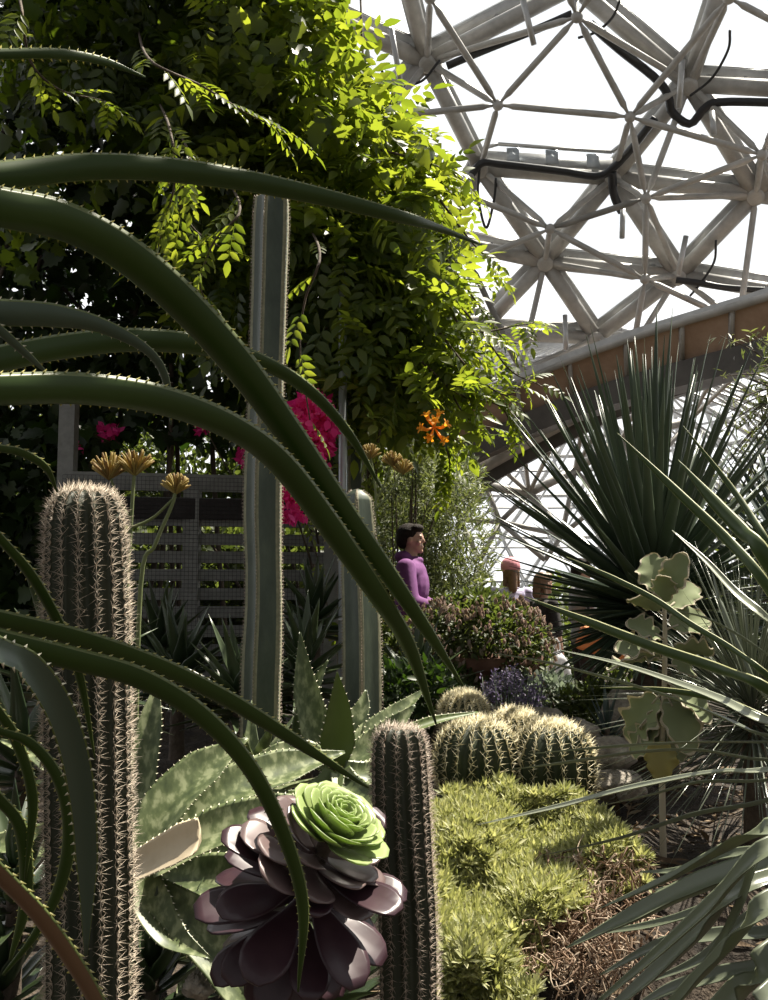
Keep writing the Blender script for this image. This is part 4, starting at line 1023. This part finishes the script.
def litter():
    mb = MB(); n = 2200
    x = rng.uniform(-.2, 2.0, n); y = rng.uniform(2.2, 5.2, n); z = gz(x, y) + .006
    T = rng.normal(0, 1, (n, 3)) * [1, 1, .15]; mb.scatter(*NARROW, frames(T, rng.normal(0, .35, (n, 3)) + [0, 0, 1]), np.stack([x, y, z], 1), 0, scale=rng.uniform(.03, .12, n))
    tag(mb.build('leaf_litter', M['litter']), 'dry brown leaf litter scattered on the soil', 'leaf litter', kind='stuff')
litter()

# ------------------------------------------------------------------ big pot with trailing plant, lavender
def pot():
    c = P(480, 700, 5.3); g = float(gz(c[0], c[1])); cx, cy = c[0], c[1]; top = P(487, 655, 5.3)[2]
    t = thing('terracotta_pot', 'large round terracotta pot overflowing with a trailing plant', 'plant pot', (cx, cy, g))
    prof = [(.22, g), (.25, g + .02), (.26, g + .12), (.30, top - .18), (.305, top - .07), (.33, top - .06), (.335, top), (.30, top), (.29, top - .05), (.0, top - .06)]
    mb = MB(); k = 40; V = [(cx + r * math.cos(TAU * j / k), cy + r * math.sin(TAU * j / k), z) for r, z in prof for j in range(k)]
    mb.add(V, [(i * k + j, i * k + (j + 1) % k, (i + 1) * k + (j + 1) % k, (i + 1) * k + j) for i in range(len(prof) - 1) for j in range(k)])
    mb.build('vessel', M['terracotta'], t)
    b = thing('hop_oregano', 'trailing plant with pinkish hop-like flowers in the terracotta pot', 'potted plant', (cx, cy, top - .05))
    mb = MB(); n = 8500; a = rng.uniform(0, TAU, n); e = rng.uniform(-.55, 1.5, n); rr_ = rng.uniform(.75, 1.0, n)
    def surf(a, e, s): return np.stack([cx - .01 + s * .38 * np.cos(a) * np.cos(e), cy + s * .40 * np.sin(a) * np.cos(e), top + .02 + s * .31 * np.sin(e) - .12 * (e < 0) * s * (.5 + .5 * np.sin(a * 7))], 1)
    pos = surf(a, e, rr_); pos[:, 2] -= rng.uniform(0, .1, n) * (np.sin(a * 5) > 0) ; D = norm(pos - [cx, cy, top])
    mb.scatter(*LEAF, frames(D + rng.normal(0, .7, (n, 3)), rng.normal(0, .5, (n, 3)) + [0, -.3, 1]), pos, 0, scale=rng.uniform(.025, .05, n)); mb.build('foliage', M['shrub'], b)
    mb = MB(); n = 420; a = rng.uniform(math.pi, TAU, n); e = rng.uniform(-.65, 1.0, n); pos = surf(a, e, rng.uniform(1.0, 1.08, n))
    HV, HF = [], []
    for i in range(12):
        aa = i * 2.4; D = np.array([math.cos(aa) * .5, math.sin(aa) * .5, -.9]); tv = LEAF[0] @ frames(D[None], np.array([[math.cos(aa), math.sin(aa), .4]]))[0].T * .8 + np.array([0, 0, .9 - .05 * i]); o = len(HV); HV += list(tv); HF += [tuple(x + o for x in q) for q in LEAF[1]]
    up = norm(rng.normal(0, .3, (n, 3)) + [0, 0, 1]); X = norm(np.cross(up, rand_dirs(n))); mb.scatter(np.array(HV), HF, np.stack([X, np.cross(up, X), up], -1), pos, 0, scale=rng.uniform(.02, .034, n))
    o = mb.build('flower', M['hop'], b); tag(o, kind='stuff')
    mb = MB()
    for i in range(26):
        a0 = rng.uniform(0, TAU); q = surf(np.array([a0]), np.array([rng.uniform(-.3, 1)]), np.array([.9]))[0]; tube(mb, [(cx, cy, top - .06), (np.array([cx, cy, top + .1]) + q) / 2, q], [.005, .002], 4, smooth_n=8)
    mb.build('stem', M['bark'], b)
pot()
def lavender():
    base = P(500, 722, 4.55); base[2] = gz(base[0], base[1])
    t = thing('lavender_clump', 'clump of purple-blue lavender in front of the pot', 'lavender', base)
    st = MB(); fl = MB(); lf = MB()
    for i in range(60):
        x = 484 + (i % 20) * 2.9 + rng.normal(0, 3); yt = rng.uniform(664, 700) + abs(x - 505) * .25; dd = 4.5 + rng.uniform(-.12, .12)
        b0 = P(500 + (x - 500) * .5, 725, dd); b0[2] = gz(b0[0], b0[1]); tp = P(x, yt, dd); tube(st, [b0, (b0 + tp) / 2 + rng.normal(0, .008, 3), tp], [.0025, .0015], 4, smooth_n=6)
        n = 24; u = rng.uniform(0, 1, n); pos = tp + np.stack([rng.normal(0, .008, n), rng.normal(0, .008, n), -u * .10 + .01], 1)
        fl.scatter(*LEAF, frames(rand_dirs(n) + [0, 0, .6], rand_dirs(n)), pos, 0, scale=rng.uniform(.010, .020, n))
        n = 16; u = rng.uniform(0, .6, n)[:, None]; pos = b0 * (1 - u) + tp * u; lf.scatter(*NEEDLE, frames(rng.normal(0, .5, (n, 3)) + [0, 0, .8], rand_dirs(n)), pos, 0, scale=rng.uniform(.03, .06, n))
    st.build('stem', M['lav_leaf'], t); tag(fl.build('flower', M['lav'], t), kind='stuff'); lf.build('foliage', M['lav_leaf'], t)
lavender()
# low leafy cover between pot and rocks
for x, y, dd, lab, mt in ((440, 705, 4.9, 'low dark leafy plant left of the terracotta pot', 'shrub'), (590, 712, 5.0, 'bright green low leafy plant right of the lavender', 'shrub'), (600, 710, 4.6, 'low green ground plant behind the rocks', 'shrub'), (545, 700, 5.0, 'bluish low succulent patch beside lavender', 'lav_leaf'), (395, 640, 5.6, 'thin-leaved low shrub at the woman\'s waist', 'shrub'), (420, 690, 4.3, 'narrow dark leafy plant behind the spiky aloe', 'vine_dark')):
    bush('low_shrub', lab, 'shrub', [(P(x, y, dd), (.20, .16, .13))], 900, LEAF, (.03, .06), mt, nst=6)

# ------------------------------------------------------------------ yuccas
def yl(e, a): return (.78 if math.cos(a) < -.2 and -.3 < e < .33 else 1.0) * yl0(e, a)
def yl0(e, a): return .60 + .42 * max(0, math.sin(e)) if e > 0 else (.60 + .35 * e if math.cos(a) < .3 else .75)
yc = P(652, 606, 4.4)
yu = sword_rosette('yucca', 'huge dark green yucca with stiff sword leaves fanning upward', 'yucca', yc, 270, 1.12, .064, 'yucca', elev=(-.75, 1.5), trunk=.09, droop=.10, lenf=yl)
sword_rosette('yucca', 'blue-green yucca head behind the dark one at the right edge', 'yucca', P(806, 585, 5.4), 130, .95, .045, 'yucca_blue', elev=(-.6, 1.4), trunk=.09, droop=.12)
sword_rosette('desert_spoon', 'fine grey grassy rosette of thin leaves at the right edge', 'succulent', P(752, 715, 3.3), 420, .52, .0085, 'blade_grey', elev=(-.5, 1.35), trunk=.035, droop=.5, tm='tooth_pale')
sword_rosette('small_agave', 'small grey spiky rosette left of the felt-leaved plant', 'succulent', P(607, 740, 4.0), 20, .16, .022, 'yucca_blue', elev=(.2, 1.3), droop=.1, trunk=.015)

def olive_branch():
    b = P(800, 520, 6.2); b[2] = gz(b[0], b[1])
    t = thing('olive_tree', 'slender olive branches hanging at the right edge above the yucca', 'tree', b)
    st = MB(); mb = MB(); top = P(800, 400, 6.2); tube(st, [b, (b + top) / 2 + [.05, 0, 0], top], [.05, .03], 8, smooth_n=10)
    for i in range(46):
        e = P(rng.uniform(715, 800), rng.uniform(330, 520), rng.uniform(5.9, 6.5)); pts = catmull([top + rng.normal(0, .1, 3), (top + e) / 2 + [0, 0, .08], e], 12); tube(st, pts, [.008, .002], 4)
        n = 30; idx = rng.integers(4, 12, n); mb.scatter(*NARROW, frames(rng.normal(0, .8, (n, 3)), rng.normal(0, .5, (n, 3)) + [0, -.3, 1]), pts[idx] + rng.normal(0, .02, (n, 3)), 0, scale=rng.uniform(.05, .08, n))
    st.build('branch', M['bark'], t); mb.build('foliage', M['olive'], t)
olive_branch()

# ------------------------------------------------------------------ felt-leaved plant
WAVY_EDGE = []
def wavy_t(nu=15, nv=22):
    V = []; f = []; E_ = WAVY_EDGE
    for i in range(nv):
        t = i / (nv - 1); w = .34 * (math.sin(math.pi * min(1, t * .92 + .06)) ** .7) * (1 + .16 * math.sin(t * 22)) + .01
        for j in range(nu):
            s = -1 + 2 * j / (nu - 1); V.append((w * s, t, .30 * abs(s) ** 1.5 * w + .22 * s ** 4 * w * math.sin(t * 19 + s * 2) - .25 * t * t + .02 * math.cos(t * 11) * abs(s)))
    n1 = len(V); V += [(x, y, z - .03) for x, y, z in V]
    for i in range(nv - 1):
        for j in range(nu - 1): q = (i * nu + j, i * nu + j + 1, (i + 1) * nu + j + 1, (i + 1) * nu + j); f.append(q); E_.append(j in (0, nu - 2) or i == nv - 2); E_.append(E_[-1]); f.append(tuple(x + n1 for x in q[::-1]))
    ed = [(0, j) for j in range(nu)] + [(i, nu - 1) for i in range(1, nv)] + [(nv - 1, j) for j in range(nu - 2, -1, -1)] + [(i, 0) for i in range(nv - 2, 0, -1)]
    ix = [i * nu + j for i, j in ed]; rim = [(ix[k], ix[(k + 1) % len(ix)], ix[(k + 1) % len(ix)] + n1, ix[k] + n1) for k in range(len(ix))]
    return np.array(V), f, rim
def felt():
    d = 3.1; b = down(P(662, 820, d)); t = thing('felt_bush', 'grey felt-leaved succulent with wavy leaves on a pale upright stem', 'succulent', b)
    mb = MB(); tube(mb, [b, P(662, 760, d), P(664, 700, d), P(665, 640, d), P(664, 600, d)], [.011, .009, .008, .006], 8, smooth_n=20); mb.build('stem', M['felt_edge'], t)
    Lv = [((664, 600), (650, 562), .15), ((664, 600), (680, 558), .13), ((664, 612), (704, 575), .14), ((664, 615), (628, 588), .13), ((664, 630), (712, 612), .16), ((665, 640), (632, 618), .12), ((665, 650), (704, 645), .14),
          ((665, 655), (615, 640), .14), ((665, 665), (700, 668), .11), ((665, 660), (605, 655), .18), ((664, 690), (625, 735), .18), ((664, 690), (690, 740), .17), ((664, 700), (655, 752), .17), ((664, 680), (715, 715), .15), ((664, 720), (620, 760), .13), ((664, 610), (664, 566), .11), ((663, 725), (700, 770), .13)]
    tv, tf, rim = wavy_t()
    for i, ((x0, y0), (x1, y1), L) in enumerate(Lv):
        mb = MB(); dd = d + (-.08 if i % 2 else .06); p = P(x0, y0, d); q = P(x1, y1, dd); D = norm(q - p); N = np.array([rng.normal(0, .3), -.75 if i % 3 else .2, .6])
        s = np.array([[L * 1.0, L, L]]); Mx = frames(D[None], N[None]); root = p + D * .03
        mb.scatter(tv, tf, Mx, root[None], 0, scale=s); mb.v.append(np.zeros((0, 3))); o = mb.n - len(tv); mb.m = [int(z) for z in WAVY_EDGE]; mb.f += [tuple(k + o for k in r) for r in rim]; mb.m += [1] * len(rim)
        tube(mb, [p, root + D * L * .15], [.004, .003], 6, 1); mb.build('leaf', [M['felt'], M['felt_edge']], t)
    mb = MB(); p = P(657, 742, d - .02); D = np.array([.1, -.3, -.8]); mb.scatter(tv, tf, frames(D[None], np.array([[0, -.8, .5]])), p[None], 0, scale=np.array([[.14, .11, .16]])); tag(mb.build('yellow_leaf', M['yellow_leaf'], t), 'yellowed rounded leaf hanging low')
felt()

# ------------------------------------------------------------------ blades entering from the right
def right_blades():
    c = P(905, 740, 2.3); b = down(c)
    def plant(name, label, c, Ls, trunk=.05):
        b = down(c); t = thing(name, label, 'succulent', b)
        mb = MB(); tube(mb, [b, (b + c) / 2, c], [trunk, trunk * .8], 10, smooth_n=10); mb.build('trunk', M['bark'], t)
        for pp, w, d0, d1, mt in Ls:
            n = len(pp); ds = [d0 + (d1 - d0) * i / (n - 1) for i in range(n)]
            pts = [P(x, y, q) for (x, y), q in zip(pp, ds)]; ww = [a * q / 1000 for a, q in zip(w, ds)]
            s = pts[0]; pts = [c + (s - c) * .05, c + (s - c) * .5 + np.array([0, 0, .03])] + pts; ww = [ww[0]] * 2 + ww
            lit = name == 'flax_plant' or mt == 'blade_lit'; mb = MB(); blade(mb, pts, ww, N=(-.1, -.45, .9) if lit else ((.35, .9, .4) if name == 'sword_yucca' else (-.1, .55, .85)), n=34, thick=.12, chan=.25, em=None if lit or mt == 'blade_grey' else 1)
            mb.build('leaf', [M[mt], M['flax_yellow']], t)
    G, W_, X = 'blade_green', 'blade_grey', 'flax'
    plant('sword_yucca', 'green sword leaves stabbing in from the right above the felt plant', P(880, 800, 2.4), [
        ([(768, 588), (727, 540), (675, 490), (617, 433)], [11, 11, 9, 1], 2.2, 2.5, G),
        ([(768, 562), (740, 530), (712, 500), (678, 460)], [17, 16, 13, 1], 2.1, 2.3, G),
        ([(772, 552), (750, 515), (727, 482), (683, 426)], [7, 7, 6, 1], 2.3, 2.5, G),
        ([(768, 676), (730, 648), (690, 624), (655, 600), (610, 577), (566, 557)], [7, 7, 7, 7, 6, 1], 2.2, 2.7, G),
        ([(768, 690), (720, 670), (655, 648), (590, 623), (525, 597)], [13, 13, 12, 10, 1], 2.0, 2.5, G),
        ([(768, 720), (720, 700), (660, 690), (600, 688)], [8, 8, 6, 1], 2.3, 2.6, G)])
    plant('thread_yucca', 'shiny grey thin blades crossing low from the right edge', P(900, 770, 2.3), [
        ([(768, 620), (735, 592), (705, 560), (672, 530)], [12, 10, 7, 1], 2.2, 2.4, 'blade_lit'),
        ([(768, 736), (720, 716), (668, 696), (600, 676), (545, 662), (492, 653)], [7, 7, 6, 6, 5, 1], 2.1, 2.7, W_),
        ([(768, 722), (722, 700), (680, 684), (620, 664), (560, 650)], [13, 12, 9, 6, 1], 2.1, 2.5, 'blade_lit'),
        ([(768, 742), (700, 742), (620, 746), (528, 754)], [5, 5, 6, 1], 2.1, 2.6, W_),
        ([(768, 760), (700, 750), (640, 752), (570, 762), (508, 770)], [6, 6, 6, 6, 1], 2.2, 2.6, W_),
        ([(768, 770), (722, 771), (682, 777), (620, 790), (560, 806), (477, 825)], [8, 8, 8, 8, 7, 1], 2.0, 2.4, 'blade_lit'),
        ([(768, 800), (695, 814), (620, 838), (540, 856)], [9, 9, 6, 1], 2.1, 2.4, W_),
        ([(768, 780), (700, 782), (650, 795), (600, 806)], [6, 6, 4, 1], 2.4, 2.6, W_),
        ([(768, 700), (740, 650), (720, 600), (712, 570)], [5, 5, 4, 1], 2.6, 2.8, W_),
        ([(768, 655), (730, 630), (700, 616), (668, 610)], [5, 5, 4, 1], 2.6, 2.8, W_)])
    plant('flax_plant', 'broad grey-green strap leaves filling the bottom right corner', P(930, 880, 2.0), [
        ([(772, 828), (722, 848), (668, 878), (596, 910)], [26, 22, 15, 1], 1.8, 2.2, X),
        ([(772, 862), (700, 884), (640, 912), (566, 948)], [36, 34, 26, 2], 2.0, 2.3, X),
        ([(772, 846), (710, 905), (655, 955), (596, 1004)], [22, 20, 14, 5], 1.7, 1.9, X),
        ([(772, 902), (725, 948), (690, 985), (650, 1030)], [26, 24, 20, 12], 1.6, 1.8, X),
        ([(745, 886), (700, 930), (660, 968), (610, 1010)], [20, 26, 22, 10], 1.8, 2.0, 'blade_grey'),
        ([(775, 958), (740, 990), (710, 1020), (680, 1050)], [34, 32, 28, 20], 1.6, 1.7, X),
        ([(775, 1000), (750, 1015), (730, 1030), (700, 1060)], [34, 32, 28, 20], 1.5, 1.6, 'blade_grey'),
        ([(772, 850), (720, 856), (680, 870), (640, 872)], [14, 13, 10, 2], 2.3, 2.5, X),
        ([(772, 880), (700, 910), (650, 925), (585, 935)], [12, 12, 10, 2], 2.2, 2.4, X),
        ([(772, 840), (740, 905), (715, 950), (670, 1010)], [9, 11, 9, 3], 1.75, 1.85, X),
        ([(780, 930), (720, 935), (660, 945), (600, 975)], [16, 18, 15, 2], 2.2, 2.35, 'blade_grey'),
        ([(780, 960), (720, 975), (670, 990), (630, 1010)], [18, 20, 16, 3], 2.05, 2.2, 'blade_grey'),
        ([(780, 900), (740, 925), (700, 960), (640, 985)], [15, 17, 13, 2], 2.1, 2.25, 'blade_grey'),
        ([(785, 870), (730, 872), (690, 885), (655, 890)], [20, 20, 14, 2], 2.4, 2.5, 'blade_grey')])
right_blades()

def unseen_shade_tree():  # tree out of view, added to throw shade on the left foreground
    b = np.array([2.9, .9, float(gz(2.9, .9))]); t = thing('unseen_shade_tree', 'unseen leafy tree added beside the viewpoint to shade the toothed leaves', 'tree', b)
    c = np.array([1.02, 1.93, 4.12]); mb = MB()
    for cc, r, n in ((c, (.62, .5, .5), 420), (c + [-.45, -.75, .15], (.55, .5, .45), 320), (c + [.75, -.5, .3], (.7, .6, .5), 350), (c + [-1.0, -.9, .6], (.6, .5, .4), 280)):
        dirs = rand_dirs(n) * rng.uniform(.2, 1, n)[:, None]; hang_leaves(mb, cc + dirs * r, LEAF, rng.uniform(.10, .17, n), 0)
    mb.build('foliage', M['shrub'], t)
    st = MB(); tube(st, [b, b + [-.1, .1, 1.6], b + [-.5, .5, 2.9], c + [.1, 0, -.1]], [.09, .06, .03], 10, smooth_n=20)
    for q in ((-.45, -.75, .15), (.75, -.5, .3), (-1.0, -.9, .6)): tube(st, [b + [-.5, .5, 2.9], (b + [-.5, .5, 2.9] + c + q) / 2 + [0, 0, .1], c + q], [.03, .012], 7, smooth_n=10)
    st.build('trunk', M['bark'], t)
unseen_shade_tree()

# ------------------------------------------------------------------ people
def capsule(mb, a, ra, b, rb, k=14):
    a = np.asarray(a, float); b = np.asarray(b, float); T = norm(b - a); n = 5
    pts = []; rad = []
    for i in range(n): th = math.pi / 2 * (1 - i / n); pts.append(a - T * ra * math.sin(th)); rad.append(max(1e-3, ra * math.cos(th)))
    for i in range(n + 1): th = math.pi / 2 * i / n; pts.append(b + T * rb * math.sin(th)); rad.append(max(1e-3, rb * math.cos(th)))
    ref = np.array([0, 0, 1.]) if abs(T[2]) < .9 else np.array([1., 0, 0]); S = norm(np.cross(T, ref)); U = np.cross(S, T)
    V = [p + r * (math.cos(TAU * j / k) * S + math.sin(TAU * j / k) * U) for p, r in zip(pts, rad) for j in range(k)]
    m = len(pts); f = [(i * k + j, i * k + (j + 1) % k, (i + 1) * k + (j + 1) % k, (i + 1) * k + j) for i in range(m - 1) for j in range(k)]
    f += [tuple(range(k))[::-1], tuple((m - 1) * k + j for j in range(k))]; mb.add(V, f)
def fuse(mb, name, mat, parent, voxel=.008, smooth=4, Rz=0.0, origin=None):
    """one continuous skin around the shapes"""
    me = bpy.data.meshes.new('tmp'); V = np.concatenate(mb.v); me.from_pydata(V.tolist(), [], mb.f)
    o = bpy.data.objects.new('tmp', me); COL.objects.link(o)
    r = o.modifiers.new('r', 'REMESH'); r.mode = 'VOXEL'; r.voxel_size = voxel
    s = o.modifiers.new('s', 'SMOOTH'); s.iterations = smooth; s.factor = .5
    bpy.context.view_layer.update(); dg = bpy.context.evaluated_depsgraph_get()
    me2 = bpy.data.meshes.new_from_object(o.evaluated_get(dg)); bpy.data.objects.remove(o)
    me2.materials.clear(); me2.materials.append(mat); me2.name = name
    for p in me2.polygons: p.use_smooth = True
    ob = bpy.data.objects.new(name, me2); COL.objects.link(ob); ob.parent = parent
    return ob
def person(label, foot, H, face, arms, top, bottom, hair, hair_len=.0, sleeve=1.0, gown=False, hood=False, cap=None, bulk=0.0):
    """local frame: facing +x, left hand +y; arms = {side:(elbow, wrist)} in units of H"""
    t = thing('person', label, 'person', foot); t.rotation_euler = (0, 0, face)
    t.location = foot
    h = H
    def S(x, y, z): return np.array([x, y, z]) * h
    Z = {'hip': .52, 'knee': .275, 'ankle': .045, 'sh': .815, 'neck': .86, 'head': .935}
    def legs(mb, g, z0=0):
        for s in (-1, 1):
            capsule(mb, S(0, s * .05, .52), (.052 + g) * h, S(.01, s * .055, Z['knee']), (.034 + g) * h)
            capsule(mb, S(.01, s * .055, Z['knee']), (.034 + g) * h, S(-.01, s * .055, .05 + z0), (.021 + g * 1.6) * h)
    def torso(mb, g):
        ellips(mb, S(0, 0, .54), (np.array([.062, .092, .07]) + g) * h); ellips(mb, S(0, 0, .63), (np.array([.055, .078, .10]) + g) * h)
        ellips(mb, S(0, 0, .73), (np.array([.063, .092, .10]) + g) * h); ellips(mb, S(0, 0, .785), (np.array([.05, .105, .05]) + g) * h)
    def arm(mb, s, g, upto=1.0):
        sh = S(0, s * .108, Z['sh'] - .01); el = S(*arms[s][0]); wr = S(*arms[s][1])
        capsule(mb, sh, (.030 + g) * h, el, (.023 + g) * h)
        if upto > .5: e = el + (wr - el) * (upto * 1.0); capsule(mb, el, (.023 + g) * h, e, (.016 + g) * h)
    # body (one mesh)
    mb = MB(); legs(mb, 0); torso(mb, 0)
    for s in (-1, 1):
        arm(mb, s, 0); el = S(*arms[s][0]); wr = S(*arms[s][1]); D = norm(wr - el); sd = norm(np.cross(D, [1, 0, .2])); dn = np.cross(D, sd)
        pc = wr + D * .028 * h; capsule(mb, wr, .015 * h, pc + D * .012 * h, .020 * h)
        for k, (o, l) in enumerate(((-.017, .036), (-.006, .042), (.006, .040), (.017, .032))):
            a = pc + sd * o * h + D * .018 * h; m_ = a + D * l * .5 * h + dn * .004 * h; e = m_ + D * l * .35 * h + dn * .014 * h
            capsule(mb, a, .0065 * h, m_, .006 * h, 8); capsule(mb, m_, .006 * h, e, .0052 * h, 8)
        a = wr + D * .015 * h + sd * .016 * h; e = a + (D * .7 + sd * .8) * .028 * h; capsule(mb, a, .008 * h, e, .0065 * h, 8)
        capsule(mb, S(-.015, s * .055, .03), .024 * h, S(.065, s * .06, .018), .016 * h)
    capsule(mb, S(-.006, 0, .82), .033 * h, S(.004, 0, .90), .030 * h)
    ellips(mb, S(.008, 0, .945), np.array([.050, .043, .055]) * h); ellips(mb, S(.022, 0, .905), np.array([.034, .030, .030]) * h)
    capsule(mb, S(.056, 0, .945), .005 * h, S(.062, 0, .928), .0065 * h, 8)
    ellips(mb, S(.052, 0, .908), np.array([.008, .014, .005]) * h); ellips(mb, S(.052, 0, .901), np.array([.007, .012, .005]) * h); ellips(mb, S(.046, 0, .885), np.array([.012, .014, .010]) * h)
    for s in (-1, 1):
        ellips(mb, S(.005, s * .044, .935), np.array([.011, .006, .017]) * h); ellips(mb, S(.050, s * .018, .952), np.array([.008, .014, .005]) * h)
        ellips(mb, S(.040, s * .026, .922), np.array([.012, .012, .012]) * h)
    fuse(mb, 'body', M['skin'], t, .0042 * h, 3)
    for s in (-1, 1):
        mb = MB(); ellips(mb, S(.051, s * .018, .943), np.array([.004, .008, .0035]) * h, 10, 6); o = mb.build('eye', M['hair']); o.parent = t
    # clothes
    mb = MB(); torso(mb, .010 + bulk)
    for s in (-1, 1): arm(mb, s, .009 + bulk * .5, sleeve)
    if hood: ellips(mb, S(-.030, 0, .862), np.array([.045, .062, .028]) * h); ellips(mb, S(.02, 0, .845), np.array([.04, .045, .02]) * h)
    if gown: capsule(mb, S(0, 0, .5), .085 * h, S(0, 0, .30), .12 * h)
    fuse(mb, 'top', M[top], t, .006 * h, 3)
    mb = MB(); legs(mb, .009); ellips(mb, S(0, 0, .53), np.array([.07, .10, .06]) * h); fuse(mb, 'trousers', M[bottom], t, .007 * h, 3)
    for s in (-1, 1):
        mb = MB(); capsule(mb, S(-.02, s * .055, .028), .029 * h, S(.07, s * .06, .02), .020 * h); fuse(mb, 'shoe', M['shoe'], t, .006 * h, 2)
    mb = MB(); ellips(mb, S(-.010, 0, .962), np.array([.056, .053, .052]) * h); ellips(mb, S(-.032, 0, .938), np.array([.036, .050, .042]) * h)
    ellips(mb, S(.026, 0, .988), np.array([.036, .044, .022]) * h)
    if hair_len:
        capsule(mb, S(-.038, 0, .93), .036 * h, S(-.05, 0, .93 - hair_len), .028 * h)
        for s in (-1, 1): capsule(mb, S(-.015, s * .04, .93), .016 * h, S(-.02, s * .045, .93 - hair_len * .8), .012 * h)
    fuse(mb, 'hair', M[hair], t, .005 * h, 2)
    if cap:
        mb = MB(); ellips(mb, S(-.004, 0, .972), np.array([.068, .064, .062]) * h); ellips(mb, S(.060, 0, .962), np.array([.045, .040, .007]) * h); o = fuse(mb, 'cap', M[cap], t, .005 * h, 2)
    return t
def foot_at(px, d):
    p = P(px, 700, d); return (p[0], p[1], float(gz(p[0], p[1])))
f = foot_at(411, 7.3); H = P(415, 526, 7.3)[2] - f[2]
person('woman with short dark hair in a purple fleece looking right', f, H, -.22, {-1: ((.03, -.15, .66), (.135, -.10, .625)), 1: ((.02, .14, .66), (.13, .06, .62))}, 'purple', 'navy', 'hair', hood=True, bulk=.012)
f = foot_at(512, 9.0); H = P(512, 562, 9.0)[2] - f[2]
person('child in a pink cap and lilac top behind the pot', f, H, 1.75, {-1: ((.02, -.15, .66), (.10, -.13, .56)), 1: ((.02, .15, .66), (.10, .13, .56))}, 'lilac', 'navy', 'hair_brown', hair_len=.10, cap='pink', sleeve=.5)
f = foot_at(545, 8.2); H = P(545, 574, 8.2)[2] - f[2]
person('bare-armed person in dark top carrying a white plastic bag', f, H, .4, {-1: ((.0, -.16, .64), (.03, -.15, .50)), 1: ((.0, .15, .64), (.03, .14, .50))}, 'dark_cloth', 'dark_cloth', 'hair_brown', hair_len=.06, sleeve=.2)
f2 = foot_at(584, 8.8); H2 = P(580, 560, 8.8)[2] - f2[2]
person('person in grey shirt and dark trousers behind the yucca leaves', f2, H2, .2, {-1: ((.0, -.16, .64), (.06, -.16, .52)), 1: ((.0, .15, .64), (.05, .14, .50))}, 'grey_shirt', 'dark_cloth', 'hair', sleeve=.5)
def bags():
    p = P(557, 668, 7.9); t = thing('carrier_bag', 'white plastic carrier bag hanging from a hand', 'bag', p - [0, 0, .14])
    def nz(v): return 1 + .08 * np.sin(6 * v[:, 0] + 3) + .06 * np.sin(9 * v[:, 2] + 4 * v[:, 1]) + .05 * np.sin(13 * v[:, 0] - 5 * v[:, 2])
    mb = MB(); ellips(mb, p, (.105, .06, .15), 30, 20, noise=nz); V = mb.v[0]; s = np.clip((V[:, 2] - p[2]) / .15, 0, 1); V[:, 0] = p[0] + (V[:, 0] - p[0]) * (1 - .6 * s); mb.build('sack', M['bag_white'], t)
    mb = MB()
    for s in (-1, 1): tube(mb, [p + [s * .03, 0, .12], p + [s * .022, 0, .19], p + [0, 0, .23]], .006, 6, smooth_n=8)
    mb.build('handle', M['bag_white'], t)
    p = P(605, 645, 8.3); t = thing('shoulder_bag', 'orange canvas bag beside the person in grey', 'bag', p - [0, 0, .1])
    mb = MB(); R = roty(.32); box(mb, p, (.46, .12, .20), R)
    o = mb.build('sack', M['bag_orange'], t, False); bv = o.modifiers.new('b', 'BEVEL'); bv.width = .03; bv.segments = 3
    mb = MB(); tube(mb, [p + [-.15, 0, .13], p + [-.1, 0, .40], p + [.1, 0, .36], p + [.15, 0, .03]], .012, 6, smooth_n=16); mb.build('strap', M['dark_cloth'], t)
bags()
